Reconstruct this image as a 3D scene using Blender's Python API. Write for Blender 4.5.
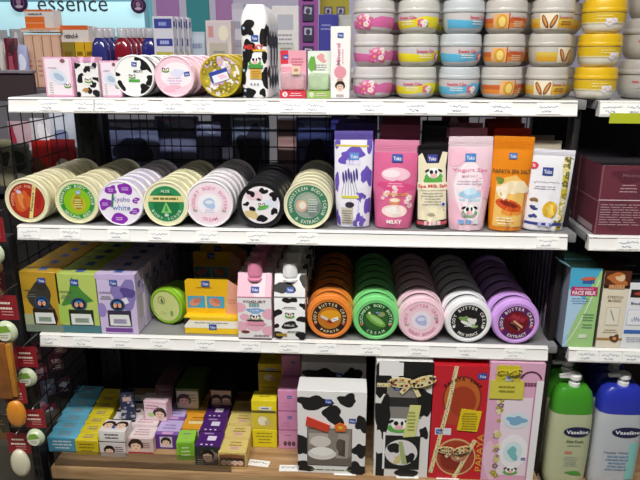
import bpy, bmesh, math, random
from mathutils import Vector, Matrix
from math import sin, cos, pi, radians, sqrt
for o in list(bpy.data.objects): bpy.data.objects.remove(o)
S = bpy.context.scene
C = S.collection
rnd = random.Random(7)

# ------------------------------------------------------------ camera, world, lights, exposure
H = 1.35                                  # eye height
F, PITCH, YAW, ROLL = 612.5, .2902, .0575, .0021
FW = Vector((-sin(YAW)*cos(PITCH), cos(YAW)*cos(PITCH), -sin(PITCH)))
RT0 = Vector((cos(YAW), sin(YAW), 0)); UP0 = RT0.cross(FW)
RT = cos(ROLL)*RT0 + sin(ROLL)*UP0; UP = -sin(ROLL)*RT0 + cos(ROLL)*UP0
cam = bpy.data.objects.new('camera', bpy.data.cameras.new('camera')); C.objects.link(cam)
cam.matrix_world = Matrix(((RT.x, UP.x, -FW.x, 0), (RT.y, UP.y, -FW.y, 0), (RT.z, UP.z, -FW.z, H), (0, 0, 0, 1)))
cam.data.sensor_width = 36; cam.data.lens = F/640*36; cam.data.clip_start = .02
S.camera = cam
W = bpy.data.worlds.new('world'); S.world = W; W.use_nodes = True
W.node_tree.nodes['Background'].inputs[0].default_value = (.93, .97, 1, 1)
W.node_tree.nodes['Background'].inputs[1].default_value = .022
def area(name, loc, sx, sy, power, rot=(0, 0, 0), col=(1, .98, .95)):
    l = bpy.data.lights.new(name, 'AREA'); l.shape = 'RECTANGLE'; l.size = sx; l.size_y = sy; l.energy = power; l.color = col
    o = bpy.data.objects.new(name, l); C.objects.link(o); o.location = loc; o.rotation_euler = rot; return o
area('ceiling_tube_light', (-.10, .05, H+1.05), 1.5, .12, 29)                  # the tube over the aisle, just in front of the shelves
area('ceiling_aisle_light', (.0, -1.3, H+1.65), 3.0, .8, 1.0, (radians(35), 0, 0))  # the next row of tubes behind the viewer
area('ceiling_far_aisle_light', (-.2, 2.4, H+1.65), 3.6, .3, 26)               # the tube over the aisle beyond the shelves
area('added_side_fill', (-1.75, .05, H+1.05), .9, .12, 3.5)                  # added fill that brightens the packs at the left; no tube known there
vs = S.view_settings; vs.view_transform = 'Standard'; vs.look = 'None'; vs.gamma = 1; vs.use_curve_mapping = False
vs.exposure = 0.82

def ray(u, v): return FW + RT*((u-320)/F) - UP*((v-240)/F)
def at(u, v, Y):
    d = ray(u, v); return Vector((0, 0, H)) + d*(Y/d.y)
def at_z(u, v, z):
    d = ray(u, v); return Vector((0, 0, H)) + d*((z-H)/d.z)

# ------------------------------------------------------------ materials
def lin(h):
    h = h.lstrip('#'); h = h if len(h) == 6 else ''.join(q+q for q in h); c = [int(h[i:i+2], 16)/255 for i in (0, 2, 4)]
    return [x/12.92 if x <= .04045 else ((x+.055)/1.055)**2.4 for x in c]
_mats = {}
def mat(h, rough=.45, metal=0, vary=0, alpha=1, emit=0, coat=0):
    k = (h, rough, metal, vary, alpha, emit, coat)
    if k in _mats: return _mats[k]
    m = bpy.data.materials.new('paint_'+h.strip('#')); m.use_nodes = True
    nt = m.node_tree; b = nt.nodes['Principled BSDF']; c = lin(h)
    b.inputs['Base Color'].default_value = (*c, 1); b.inputs['Roughness'].default_value = rough; b.inputs['Metallic'].default_value = metal
    b.inputs['Coat Weight'].default_value = coat; b.inputs['Alpha'].default_value = alpha
    if emit: b.inputs['Emission Color'].default_value = (*c, 1); b.inputs['Emission Strength'].default_value = emit
    if vary:
        tc = nt.nodes.new('ShaderNodeTexCoord'); n = nt.nodes.new('ShaderNodeTexNoise'); r = nt.nodes.new('ShaderNodeValToRGB')
        n.inputs['Scale'].default_value = 38; n.inputs['Detail'].default_value = 3
        r.color_ramp.elements[0].position = .3; r.color_ramp.elements[1].position = .7
        r.color_ramp.elements[0].color = (*[x*(1-vary) for x in c], 1); r.color_ramp.elements[1].color = (*[min(1, x*(1+vary)) for x in c], 1)
        nt.links.new(tc.outputs['Object'], n.inputs['Vector']); nt.links.new(n.outputs['Fac'], r.inputs['Fac']); nt.links.new(r.outputs['Color'], b.inputs['Base Color'])
    _mats[k] = m; return m
def wood_mat():
    m = bpy.data.materials.new('wood_deck'); m.use_nodes = True; nt = m.node_tree; b = nt.nodes['Principled BSDF']
    tc = nt.nodes.new('ShaderNodeTexCoord'); mp = nt.nodes.new('ShaderNodeMapping'); mp.inputs['Scale'].default_value = (2.2, 26, 26)
    n = nt.nodes.new('ShaderNodeTexNoise'); n.inputs['Scale'].default_value = 3; n.inputs['Detail'].default_value = 6; n.inputs['Distortion'].default_value = .6
    r = nt.nodes.new('ShaderNodeValToRGB'); e = r.color_ramp.elements
    e[0].position = .3; e[0].color = (*lin('#8f6a44'), 1); e[1].position = .72; e[1].color = (*lin('#c9a67a'), 1)
    for a, c in ((tc.outputs['Object'], mp.inputs['Vector']), (mp.outputs['Vector'], n.inputs['Vector']), (n.outputs['Fac'], r.inputs['Fac']), (r.outputs['Color'], b.inputs['Base Color'])): nt.links.new(a, c)
    b.inputs['Roughness'].default_value = .42; return m
def clear_mat(tint='#ffffff', a=.22, rough=.12):
    return mat(tint, rough, 0, 0, a)
BLACK, WHITE, INK = '#161618', '#f1f1ef', '#2a2f6b'

# ------------------------------------------------------------ mesh collecting
class MB:
    def __init__(s): s.v = []; s.f = []; s.m = []; s.sm = []; s.mats = []
    def mi(s, m):
        if isinstance(m, str): m = mat(m)
        if m not in s.mats: s.mats.append(m)
        return s.mats.index(m)
    def add(s, vs, fs, m, smooth=False):
        k = len(s.v); i = s.mi(m); s.v += [tuple(p) for p in vs]
        for f in fs: s.f.append([k+j for j in f]); s.m.append(i); s.sm.append(smooth)
        return s
    def frombm(s, bm, m, smooth=False):
        bm.verts.index_update(); s.add([v.co for v in bm.verts], [[v.index for v in f.verts] for f in bm.faces], m, smooth); bm.free(); return s
    def box(s, x0, x1, y0, y1, z0, z1, m, bev=0, seg=2):
        bm = bmesh.new(); bmesh.ops.create_cube(bm, size=1)
        for v in bm.verts: v.co = Vector(((x0+x1)/2+v.co.x*(x1-x0), (y0+y1)/2+v.co.y*(y1-y0), (z0+z1)/2+v.co.z*(z1-z0)))
        if bev: bmesh.ops.bevel(bm, geom=bm.edges[:], offset=bev, segments=seg, profile=.5, affect='EDGES')
        return s.frombm(bm, m, bool(bev))
    def prism(s, pts, y0, y1, m, axis='y'):            # outline in x,z carried along y (or outline in x,y along z)
        n = len(pts); g = (lambda p, t: (p[0], t, p[1])) if axis == 'y' else ((lambda p, t: (p[0], p[1], t)) if axis == 'z' else (lambda p, t: (t, p[0], p[1])))
        vs = [g(p, y0) for p in pts]+[g(p, y1) for p in pts]
        return s.add(vs, [list(range(n)), list(range(2*n-1, n-1, -1))]+[[i, (i+1) % n, n+(i+1) % n, n+i] for i in range(n)], m)
    def lathe(s, prof, m, axis='z', c=(0, 0, 0), seg=36, sx=1, sy=1):
        vs, fs, n = [], [], len(prof)
        for i in range(seg):
            a = 2*pi*i/seg
            for r, t in prof:
                p = (r*cos(a)*sx, r*sin(a)*sy)
                vs.append((c[0]+p[0], c[1]+p[1], c[2]+t) if axis == 'z' else (c[0]+p[0], c[1]+t, c[2]+p[1]))
        for i in range(seg):
            j = (i+1) % seg
            for k in range(n-1): fs.append([i*n+k, j*n+k, j*n+k+1, i*n+k+1])
        for k in (0, n-1):
            if prof[k][0] > 1e-6: fs.append([i*n+k for i in range(seg)])
        return s.add(vs, fs, m, True)
    def loft(s, secs, m, smooth=True, cap=True):
        n = len(secs[0]); vs = [p for q in secs for p in q]; fs = []
        for k in range(len(secs)-1):
            for i in range(n): j = (i+1) % n; fs.append([k*n+i, k*n+j, (k+1)*n+j, (k+1)*n+i])
        if cap: fs += [list(range(n)), [(len(secs)-1)*n+i for i in range(n-1, -1, -1)]]
        return s.add(vs, fs, m, smooth)
    def tube(s, pts, r, m, seg=8):
        pts = [Vector(p) for p in pts]; secs = []
        for i, p in enumerate(pts):
            t = (pts[min(i+1, len(pts)-1)]-pts[max(i-1, 0)]).normalized()
            a = t.cross(Vector((0, 0, 1)) if abs(t.z) < .9 else Vector((0, 1, 0))).normalized(); b = t.cross(a)
            secs.append([p+a*r*cos(2*pi*k/seg)+b*r*sin(2*pi*k/seg) for k in range(seg)])
        return s.loft(secs, m)
    def art(s, a):
        for (h, rough), tris in a.t.items():
            s.add([p for t in tris for p in t], [[3*i, 3*i+1, 3*i+2] for i in range(len(tris))], mat(h, rough))
        return s
    def mesh(s, name):
        me = bpy.data.meshes.new(name); me.from_pydata(s.v, [], s.f)
        for m in s.mats: me.materials.append(m)
        me.polygons.foreach_set('material_index', s.m); me.polygons.foreach_set('use_smooth', s.sm)
        bm = bmesh.new(); bm.from_mesh(me); bmesh.ops.remove_doubles(bm, verts=bm.verts, dist=1e-6); bmesh.ops.recalc_face_normals(bm, faces=bm.faces); bm.to_mesh(me); bm.free()
        me.set_sharp_from_angle(angle=radians(38)); me.update(); return me
    def obj(s, name, parent=None, loc=(0, 0, 0), rot=(0, 0, 0)):
        o = bpy.data.objects.new(name, s.mesh(name)); C.objects.link(o); o.location = loc; o.rotation_euler = rot
        if parent: o.parent = parent
        return o

# ------------------------------------------------------------ printed artwork: flat shapes mapped onto a face
_txt = {}
def text_tris(t, bold=0):
    k = (t, bold)
    if k not in _txt:
        cu = bpy.data.curves.new('t', 'FONT'); cu.body = t; cu.resolution_u = 2; cu.offset = bold; cu.fill_mode = 'FRONT'
        ob = bpy.data.objects.new('t', cu); C.objects.link(ob); dg = bpy.context.evaluated_depsgraph_get(); dg.update()
        me = bpy.data.meshes.new_from_object(ob.evaluated_get(dg)); me.calc_loop_triangles()
        tr = [[(me.vertices[i].co.x, me.vertices[i].co.y) for i in lt.vertices] for lt in me.loop_triangles]
        bpy.data.objects.remove(ob); bpy.data.curves.remove(cu); bpy.data.meshes.remove(me)
        xs = [p[0] for q in tr for p in q] or [0]; ys = [p[1] for q in tr for p in q] or [0]
        _txt[k] = (tr, min(xs), max(xs), min(ys), max(ys))
    return _txt[k]
def clip_half(poly, a, b, c):                          # keep a*x+b*y<=c
    out = []
    for i in range(len(poly)):
        p, q = poly[i], poly[(i+1) % len(poly)]; dp, dq = a*p[0]+b*p[1]-c, a*q[0]+b*q[1]-c
        if dp <= 0: out.append(p)
        if (dp < 0 < dq) or (dq < 0 < dp):
            t = dp/(dp-dq); out.append((p[0]+(q[0]-p[0])*t, p[1]+(q[1]-p[1])*t))
    return out
class Art:
    EPS = .00028
    n = 0
    def __init__(s, mp, win=None, cu=0, cv=0, rough=.42):   # win: rect (u0,u1,v0,v1) or ('disc',cx,cy,r); cu,cv: cell sizes on curved faces
        s.mp, s.cu, s.cv, s.rough, s.t = mp, cu, cv, rough, {}
        if win is None: s.half = []
        elif win[0] == 'disc':
            _, cx, cy, r = win; s.half = [(cos(2*pi*i/32), sin(2*pi*i/32), r+cx*cos(2*pi*i/32)+cy*sin(2*pi*i/32)) for i in range(32)]
        else: s.half = [(-1, 0, -win[0]), (1, 0, win[1]), (0, -1, -win[2]), (0, 1, win[3])]
    def tri(s, t, col, L):
        for h in s.half:
            if all(h[0]*p[0]+h[1]*p[1] <= h[2] for p in t): continue
            t = clip_half(t, *h)
            if len(t) < 3: return
        cells = [t]
        for ax, c in ((0, s.cu), (1, s.cv)):
            if not c: continue
            nx = []
            for q in cells:
                lo, hi = min(p[ax] for p in q), max(p[ax] for p in q); k0, k1 = math.floor(lo/c), math.floor(hi/c-1e-9)
                for k in range(k0, k1+1):
                    n = (1, 0) if ax == 0 else (0, 1); r = q
                    if k > k0: r = clip_half(r, -n[0], -n[1], -k*c)
                    if k < k1 and len(r) > 2: r = clip_half(r, n[0], n[1], (k+1)*c)
                    if len(r) > 2: nx.append(r)
            cells = nx
        out = s.t.setdefault((col, s.rough), [])
        for q in cells:
            P = [s.mp(p[0], p[1], L*s.EPS) for p in q]
            for i in range(1, len(P)-1): out.append((P[0], P[i], P[i+1]))
    def poly(s, pts, col, L=1, c=None):
        s.n += 1; L += min(.45, s.n*.006)
        c = c or (sum(p[0] for p in pts)/len(pts), sum(p[1] for p in pts)/len(pts))
        for i in range(len(pts)): s.tri([c, pts[i], pts[(i+1) % len(pts)]], col, L)
        return s
    def rect(s, u0, u1, v0, v1, col, L=1, rot=0):
        cx, cy = (u0+u1)/2, (v0+v1)/2; q = [(u0, v0), (u1, v0), (u1, v1), (u0, v1)]
        if rot: q = [(cx+(p[0]-cx)*cos(rot)-(p[1]-cy)*sin(rot), cy+(p[0]-cx)*sin(rot)+(p[1]-cy)*cos(rot)) for p in q]
        return s.poly(q, col, L)
    def ell(s, cx, cy, rx, ry, col, L=1, n=22, rot=0):
        return s.poly([(cx+rx*cos(a)*cos(rot)-ry*sin(a)*sin(rot), cy+rx*cos(a)*sin(rot)+ry*sin(a)*cos(rot)) for a in (2*pi*i/n for i in range(n))], col, L, (cx, cy))
    def blob(s, cx, cy, rx, ry, seed, col, L=1, n=26, wob=.32):
        q = random.Random(seed); ph = [q.uniform(0, 6.28) for _ in range(4)]; am = [q.uniform(.3, 1)*wob/(k+1)**.7 for k in range(4)]
        pts = [(cx+rx*f*cos(a), cy+ry*f*sin(a)) for a, f in ((2*pi*i/n, 1+sum(am[k]*sin((k+2)*2*pi*i/n+ph[k]) for k in range(4))) for i in range(n))]
        return s.poly(pts, col, L, (cx, cy))
    def ring(s, cx, cy, r0, r1, col, L=1, n=32, a0=0, a1=2*pi):
        for i in range(n):
            a, b = a0+(a1-a0)*i/n, a0+(a1-a0)*(i+1)/n
            q = [(cx+r*cos(t), cy+r*sin(t)) for r, t in ((r0, a), (r1, a), (r1, b), (r0, b))]
            s.tri(q[:3], col, L); s.tri([q[0], q[2], q[3]], col, L)
        return s
    def text(s, t, cx, cy, h, col, L=4, w=None, bold=.012, rot=0):
        tr, x0, x1, y0, y1 = text_tris(t, bold); k = h/max(y1-y0, 1e-6); kx = w/max(x1-x0, 1e-6) if w else k; mx, my = (x0+x1)/2, (y0+y1)/2
        for q in tr:
            p = [((a-mx)*kx, (b-my)*k) for a, b in q]
            s.tri([(cx+a*cos(rot)-b*sin(rot), cy+a*sin(rot)+b*cos(rot)) for a, b in p], col, L)
        return s
    def ringtext(s, t, cx, cy, r, h, col, mid, span, L=4, inside=False, bold=.03):   # mid angle; inside=True reads upright along the bottom
        n = len(t)
        for i, ch in enumerate(t):
            if ch == ' ': continue
            f = (i+.5)/n-.5; a = mid-f*span if not inside else mid+f*span
            tr, x0, x1, y0, y1 = text_tris(ch, bold); _, _, _, cy0, cy1 = text_tris('E', bold); k = h/(cy1-cy0); rot = a-pi/2 if not inside else a+pi/2
            px, py = cx+r*cos(a), cy+r*sin(a)
            for q in tr:
                p = [((x-(x0+x1)/2)*k, (y-(cy0+cy1)/2)*k) for x, y in q]
                s.tri([(px+x*cos(rot)-y*sin(rot), py+x*sin(rot)+y*cos(rot)) for x, y in p], col, L)
        return s
    def lines(s, cx, cy, w, n, gap, col, seed=1, th=None, L=3, just=0):          # lines of print too small to read
        q = random.Random(seed); th = th or gap*.4; n0 = s.n
        for i in range(n):
            y = cy-i*gap; ww = w*q.uniform(.7, 1); x = cx-ww/2 if not just else cx-w/2
            while ww > 0:
                l = min(ww, w*q.uniform(.08, .3)); s.rect(x, x+l*.86, y-th/2, y+th/2, col, L); x += l; ww -= l; s.n = n0
        return s
    def scrawl(s, cx, cy, w, h, col, seed=1, L=3, th=.0006):                     # joined-up handwriting
        q = random.Random(seed); x = cx-w/2; p = (x, cy)
        while x < cx+w/2:
            x += w*q.uniform(.035, .07); np_ = (x, cy+q.uniform(-.5, .5)*h)
            d = Vector((np_[0]-p[0], np_[1]-p[1])).normalized(); n = (-d.y*th/2, d.x*th/2)
            s.poly([(p[0]-n[0], p[1]-n[1]), (np_[0]-n[0], np_[1]-n[1]), (np_[0]+n[0], np_[1]+n[1]), (p[0]+n[0], p[1]+n[1])], col, L)
            p = np_ if q.random() > .16 else (np_[0]+w*.02, cy)
        return s
    # little motifs
    def logo(s, cx, cy, w, L=4, rot=0, col='#2b4fa3'):
        s.rect(cx-w/2, cx+w/2, cy-w*.38, cy+w*.38, col, L, rot); s.text('Yoko', cx, cy-w*.02, w*.38, '#f5f7ff', L+1, w*.74, rot=rot); return s
    def cowface(s, cx, cy, w, L=3):
        s.ell(cx, cy-w*.25, w*.62, w*.28, '#5fb04a', L); s.ell(cx, cy, w*.42, w*.36, '#fbfbf8', L+1)
        for k in (-1, 1):
            s.ell(cx+k*w*.44, cy+w*.16, w*.17, w*.08, '#141414', L+2, 12, -k*.45); s.ell(cx+k*w*.16, cy+w*.06, w*.1-k*w*.025, w*.14, '#141414', L+2, 12)
        s.ell(cx, cy-w*.18, w*.24, w*.14, '#f1b9b4', L+3, 14); return s
    def face(s, cx, cy, r, L=2, hair='#33251e', skin='#f0cdb6'):
        s.blob(cx, cy+r*.22, r*1.0, r*1.0, 3, hair, L, wob=.1); s.ell(cx, cy-r*.12, r*.72, r*.86, skin, L+1)
        s.poly([(cx-r*.7, cy+r*.3), (cx+r*.1, cy+r*.52), (cx+r*.72, cy+r*.2), (cx+r*.5, cy+r*.85), (cx-r*.4, cy+r*.9)], hair, L+2)
        for k in (-1, 1): s.ell(cx+k*r*.3, cy, r*.13, r*.07, '#26190f', L+2, 10)
        s.ell(cx, cy-r*.48, r*.2, r*.07, '#c2595a', L+2, 10); return s
    def spots(s, u0, u1, v0, v1, n, seed, col, L=1, size=.2):
        q = random.Random(seed); w, h = u1-u0, v1-v0; m = min(w, h); pts = []
        for i in range(n):
            best = max(((q.uniform(u0, u1), q.uniform(v0, v1)) for _ in range(14)), key=lambda p: min([(p[0]-a)**2+(p[1]-b)**2 for a, b in pts] or [1]))
            pts.append(best); s.blob(best[0], best[1], m*size*q.uniform(.7, 1.35), m*size*q.uniform(.7, 1.35), seed*31+i, col, L+i*.02)
        return s
    def flowers(s, u0, u1, v0, v1, n, seed, cols, L=2, r=.004):
        q = random.Random(seed)
        for i in range(n):
            x, y, c, rr = q.uniform(u0, u1), q.uniform(v0, v1), q.choice(cols), r*q.uniform(.7, 1.3)
            for k in range(5): s.ell(x+rr*.7*cos(k*1.257+i), y+rr*.7*sin(k*1.257+i), rr*.55, rr*.45, c, L+i*.014+k*.0022, 8)
            s.ell(x, y, rr*.35, rr*.35, '#e7c64a', L+i*.014+.0125, 8)
        return s

# faces of a box whose front is at y=0, x centred, base at z=0
def front(w, h, **k): return Art(lambda u, v, d: (u, -d, v), (-w/2, w/2, 0, h), **k)
def topf(w, dp, h, **k): return Art(lambda u, v, d: (u, v, h+d), (-w/2, w/2, 0, dp), **k)
def rightf(w, dp, h, **k): return Art(lambda u, v, d: (w/2+d, u, v), (0, dp, 0, h), **k)
def leftf(w, dp, h, **k): return Art(lambda u, v, d: (-w/2-d, dp-u, v), (0, dp, 0, h), **k)

# ------------------------------------------------------------ things, tags, copies
def tag(o, label, cat, group=None, kind=None):
    o['label'] = label; o['category'] = cat
    if group: o['group'] = group
    if kind: o['kind'] = kind
    return o
def thing(name, label, cat, loc=(0, 0, 0), rz=0, group=None):
    o = bpy.data.objects.new(name, None); C.objects.link(o); o.empty_display_size = .02; o.location = loc; o.rotation_euler = (0, 0, rz)
    return tag(o, label, cat, group)
def kids(o): return [c for c in bpy.data.objects if c.parent == o]
_kids = {}
def dup(root, loc, label, rz=None, group=None, skip=()):
    r = root.copy(); C.objects.link(r); r.location = loc; r['label'] = label
    if rz is not None: r.rotation_euler = (r.rotation_euler[0], r.rotation_euler[1], rz)
    if group: r['group'] = group
    if root.type == 'EMPTY':
        if root.name not in _kids: _kids[root.name] = [(c, kids(c)) for c in kids(root)]
        for c, gs in _kids[root.name]:
            if c.name.split('.')[0] in skip: continue
            d = c.copy(); C.objects.link(d); d.parent = r
            for g in gs:
                if g.name.split('.')[0] in skip: continue
                e = g.copy(); C.objects.link(e); e.parent = d
    return r
def struct(o): o['kind'] = 'structure'; return o
ORD = ['front', 'second', 'third', 'fourth', 'fifth', 'sixth', 'seventh', 'eighth', 'ninth', 'tenth']
# ------------------------------------------------------------ the place: floor, far wall
ZA, ZB, ZC, ZD = H-.070, H-.300, H-.531, H-.828
YA, YB, YC, YD = 1.095, 1.065, 1.090, 1.064
XL, XR, XN = -.624, .377, .414                         # ends of this unit, start of the next
YM = 1.405                                             # wire back panel
m = MB(); m.box(-3.2, 3.2, -2.4, 3.62, -.04, 0, mat('#8d8779', .3, 0, .12)); struct(m.obj('floor'))
m = MB(); m.box(-3.2, 3.2, 3.5, 3.6, 0, 2.9, mat('#b9b3c6', .6, 0, .05))
p0 = at(145, 30, 3.5).x
for u0, u1, c in ((144, 153, '#6fc6d0'), (157, 180, '#a678ac'), (187, 210, '#35888c'), (216, 233, '#a678a8')):
    a, b = at(u0, 20, 3.49).x, at(u1, 20, 3.49).x
    m.box(a, b, 3.494, 3.502, .9, 2.9, mat(c, .5))
for u0, u1 in ((153, 157), (180, 187), (210, 216)):
    m.box(at(u0, 20, 3.49).x, at(u1, 20, 3.49).x, 3.49, 3.503, .9, 2.9, mat('#c0b8cc', .4))
struct(m.obj('wall_back'))

# ------------------------------------------------------------ the shelving units
def rail(m_x0, x1, yf, z, parent, hh=.0265):
    r = MB()
    pts = [(yf+.010, z-.0002), (yf-.001, z-.0002), (yf-.0055, z-.003), (yf-.0035, z-.0045), (yf-.0075, z-hh+.003), (yf-.0083, z-hh+.0022), (yf-.0078, z-hh), (yf+.010, z-hh)]
    r.prism(pts, m_x0, x1, mat('#eceae6', .35), axis='x')
    return r.obj('price_rail', parent)
def shelf(root, x0, x1, yf, z, rx0=None, rx1=None):
    s = MB(); s.box(x0, x1, yf+.004, YM-.012, z-.016, z, mat('#8b8b8c', .4, .1, .04), .0015)
    o = s.obj('shelf', root); rail(rx0 or x0, rx1 or x1, yf, z, o); return o
def upright(root, x0, x1, y0, y1, z0, z1, c='#1b1b1e', slots=True):
    s = MB(); s.box(x0, x1, y0, y1, z0, z1, mat(c, .45, 0, .1), .002)
    if slots:
        z = z0+.03
        while z < z1-.05:
            for k in (.28, .72):
                cx = x0+(x1-x0)*k; s.box(cx-.0022, cx+.0022, y0-.0006, y0+.001, z, z+.018, mat('#050506', .8))
            z += .03
    return s.obj('upright', root)
def wire(name, root, a0, a1, z0, z1, pa, pz, fixed, axis='x', r=.0013, m='#111114'):
    s = MB(); n = max(1, round((a1-a0)/pa)); k = max(1, round((z1-z0)/pz))
    P = (lambda a, z, d: (a, fixed+d, z)) if axis == 'x' else (lambda a, z, d: (fixed+d, a, z))
    for i in range(n+1): a = a0+(a1-a0)*i/n; s.tube([P(a, z0, 0), P(a, z1, 0)], r, mat(m, .4), 5)
    for i in range(k+1): z = z0+(z1-z0)*i/k; s.tube([P(a0, z, 2*r), P(a1, z, 2*r)], r*1.15, mat(m, .4), 5)
    return s.obj(name, root)
g = thing('display_gondola', 'white four-tier shop gondola with black wire back holding the cosmetics', 'shelving unit', ((XL+XR)/2, YM, 0))
g.location = (0, 0, 0)
shelf(g, XL, XR+.018, YA, ZA, XL, XR); shelf(g, XL, XR+.018, YB, ZB, XL, XR); shelf(g, XL, XR+.018, YC, ZC, XL, XR-.002)
s = MB(); s.box(XL-.005, XR+.01, YD, YM-.012, ZD-.030, ZD, wood_mat(), .003); sh = s.obj('wooden_deck', g); sh['label'] = 'pale wooden bottom deck'
s = MB(); s.box(XL-.002, XR+.006, YD+.03, YD+.05, .0, ZD-.0305, mat('#241d1a', .6)); s.obj('kick_panel', g)
wire('wire_back', g, XL+.03, XR+.01, ZD+.01, ZA-.02, .038, .036, YM)
wire('wire_back', g, XL+.04, XR+.01, ZD+.01, ZA-.02, .076, .072, YM+.028)
wire('wire_side', g, 1.115, YM-.02, ZD+.01, ZA-.02, .042, .038, -.668, 'y')
upright(g, -.679, -.659, 1.085, 1.112, .0, ZB-.03)
upright(g, -.632, -.580, YM-.045, YM-.014, .0, ZA-.018)
upright(g, XR+.006, XN-.019, 1.116, 1.150, .0, ZA-.02, '#1d1719', False)
upright(g, XR+.004, XN-.004, YM-.04, YM-.014, .0, ZA-.02)
s = MB(); s.box(XR+.012, XR+.018, 1.152, YM-.042, ZC-.02, ZB-.02, mat('#4b3f52', .35, 0, .2))   # end panel; its pale strips stand for reflections of the wire grid
for i in range(9): y = 1.165+i*.0235; s.box(XR+.0095, XR+.012, y, y+.004, ZC-.02, ZB-.02, mat('#7b7480', .35))
s.obj('end_panel', g)
# the clear lip along the left half of the wooden deck
s = MB(); s.box(XL+.002, -.245, YD+.006, YD+.008, ZD, ZD+.036, clear_mat('#4a3c30', .34, .06), 0); s.obj('acrylic_lip', g)

n = thing('display_gondola', 'neighbouring white shop gondola with lotions and burgundy cartons', 'shelving unit')
for yf, z in ((YA, ZA), (YB, ZB), (YC, ZC)): shelf(n, XN, 1.02, yf, z)
s = MB(); s.box(XN, 1.02, YD, YM-.012, ZD-.05, ZD-.02, wood_mat(), .003); s.obj('wooden_deck', n)
s = MB(); s.box(XN, 1.02, YM-.011, YM-.003, ZD-.02, ZA-.02, mat('#1a1a1c', .6)); s.obj('back_panel', n)
s = MB(); s.box(XN, 1.02, YD+.03, YD+.05, .0, ZD-.0505, mat('#241d1a', .6)); s.obj('kick_panel', n)

# the far side of the gondola: shelves that face the next aisle
b = thing('display_gondola', 'dark back-to-back gondola facing the next aisle behind the wire', 'shelving unit')
for z, c in ((ZA-.004, '#5a565c'), (ZB-.01, '#35333a')):
    s = MB(); s.box(-1.15, .50, YM+.045, 1.86, z-.02, z, mat(c, .45), .002); s.obj('shelf', b)
for x in (-.62, .02, .45):
    s = MB(); s.box(x, x+.03, YM+.036, YM+.043, .0, ZA-.03, mat('#1b1b1e', .5)); s.obj('upright', b)
s = MB(); s.box(-1.15, .5, 1.60, 1.61, .0, ZB-.035, mat('#2a2a30', .7)); s.obj('back_panel', b)
# the unit beyond the left end: a dark cabinet top with a grey edge
l = thing('display_gondola', 'dark side unit with grey top edge behind the pink soap box', 'shelving unit')
s = MB(); q0, q1 = at(-40, 74, 1.435), at(47, 71, 1.435)
s.box(-1.1, -.655, 1.245, 1.262, H-.0325, H-.0265, mat('#77727c', .4), .001); s.obj('edge', l)
s = MB(); s.box(-1.1, -.657, 1.25, 1.26, H-.088, H-.033, mat('#33262b', .6)); s.obj('back_panel', l)

# ------------------------------------------------------------ price tags
PAPER = '#fbfbf6'
def price_tag(u, v, Y, label, w=.040, h=.0215, seed=0, group=None, faint=False, lean=radians(-12), z=None, two=True):
    p = at(u, v, Y); a = Art(lambda x, y, d: (x, -.0004-d, y), (-w/2, w/2, -h/2, h/2), rough=.6)
    ink = '#9b9bb0' if faint else '#474a8f'
    a.scrawl(0, h*.12, w*.8, h*.26, ink, seed, th=.0006)
    if two: a.scrawl(-w*.1, -h*.26, w*.4, h*.2, '#8a8aa8' if faint else '#6a5a9a', seed+50, th=.0006)
    m = MB(); m.box(-w/2, w/2, -.0004, .0002, -h/2, h/2, mat(PAPER, .6)); m.art(a)
    o = m.obj('price_tag', None, (p.x, Y, z if z is not None else p.z), (lean, 0, 0))
    return tag(o, label, 'price tag', group)
def rail_tags(Yf, z, us, v, where, faint=True):
    for i, (u, what) in enumerate(us):
        price_tag(u, v+(u-300)*.02*(0 if z == ZA else 1), Yf-.0063, f'white handwritten tag on the {where} rail below {what}', seed=i*7+int(z*100), group=f'price tags on the {where} rail', faint=faint, z=z-.0132, h=.0195)
rail_tags(YA, ZA, [(49, 'the pink soap box'), (84, 'the cow soap box'), (104, 'the narrow pink soap box'), (137, 'the cow tin'), (173, 'the pink tin'), (202, 'the gap left of the gold tin'), (257, 'the cow bottle'), (291, 'the pink blister pack'), (315, 'the green blister pack'), (372, 'the pink jars')], 104, 'top shelf')
rail_tags(YA, ZA, [(416, 'the yellow jars'), (459, 'the blue jars'), (501, 'the orange jars'), (549, 'the almond jars')], 104, 'top shelf', False)
rail_tags(YA, ZA, [(613, 'the yellow-lidded jars'), (637, 'the plain white tubs')], 104, 'neighbouring top', False)
rail_tags(YB, ZB, [(29, 'the red-label tins'), (70, 'the green lime-label tins'), (118, 'the purple-print tins'), (159, 'the green-label cream tins'), (207, 'the pale pink-print tins'), (257, 'the black tins'), (307, 'the mangosteen tins'), (548, 'the white pouch')], 236, 'second shelf')
rail_tags(YB, ZB, [(628, 'the burgundy cartons')], 241, 'neighbouring middle', False)
rail_tags(YC, ZC, [(51, 'the yellow soap packs'), (83, 'the green soap packs'), (122, 'the lilac soap packs'), (160, 'the lime tub'), (205, 'the yellow display box'), (250, 'the pink carton'), (289, 'the cow carton'), (326, 'the orange tins'), (371, 'the green tins'), (419, 'the pink tins'), (467, 'the white cow tins'), (515, 'the purple tins')], 346, 'third shelf')
rail_tags(YC, ZC, [(586, 'the face milk carton'), (609, 'the brown-topped carton'), (632, 'the white carton')], 358, 'neighbouring lower', False)
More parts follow.
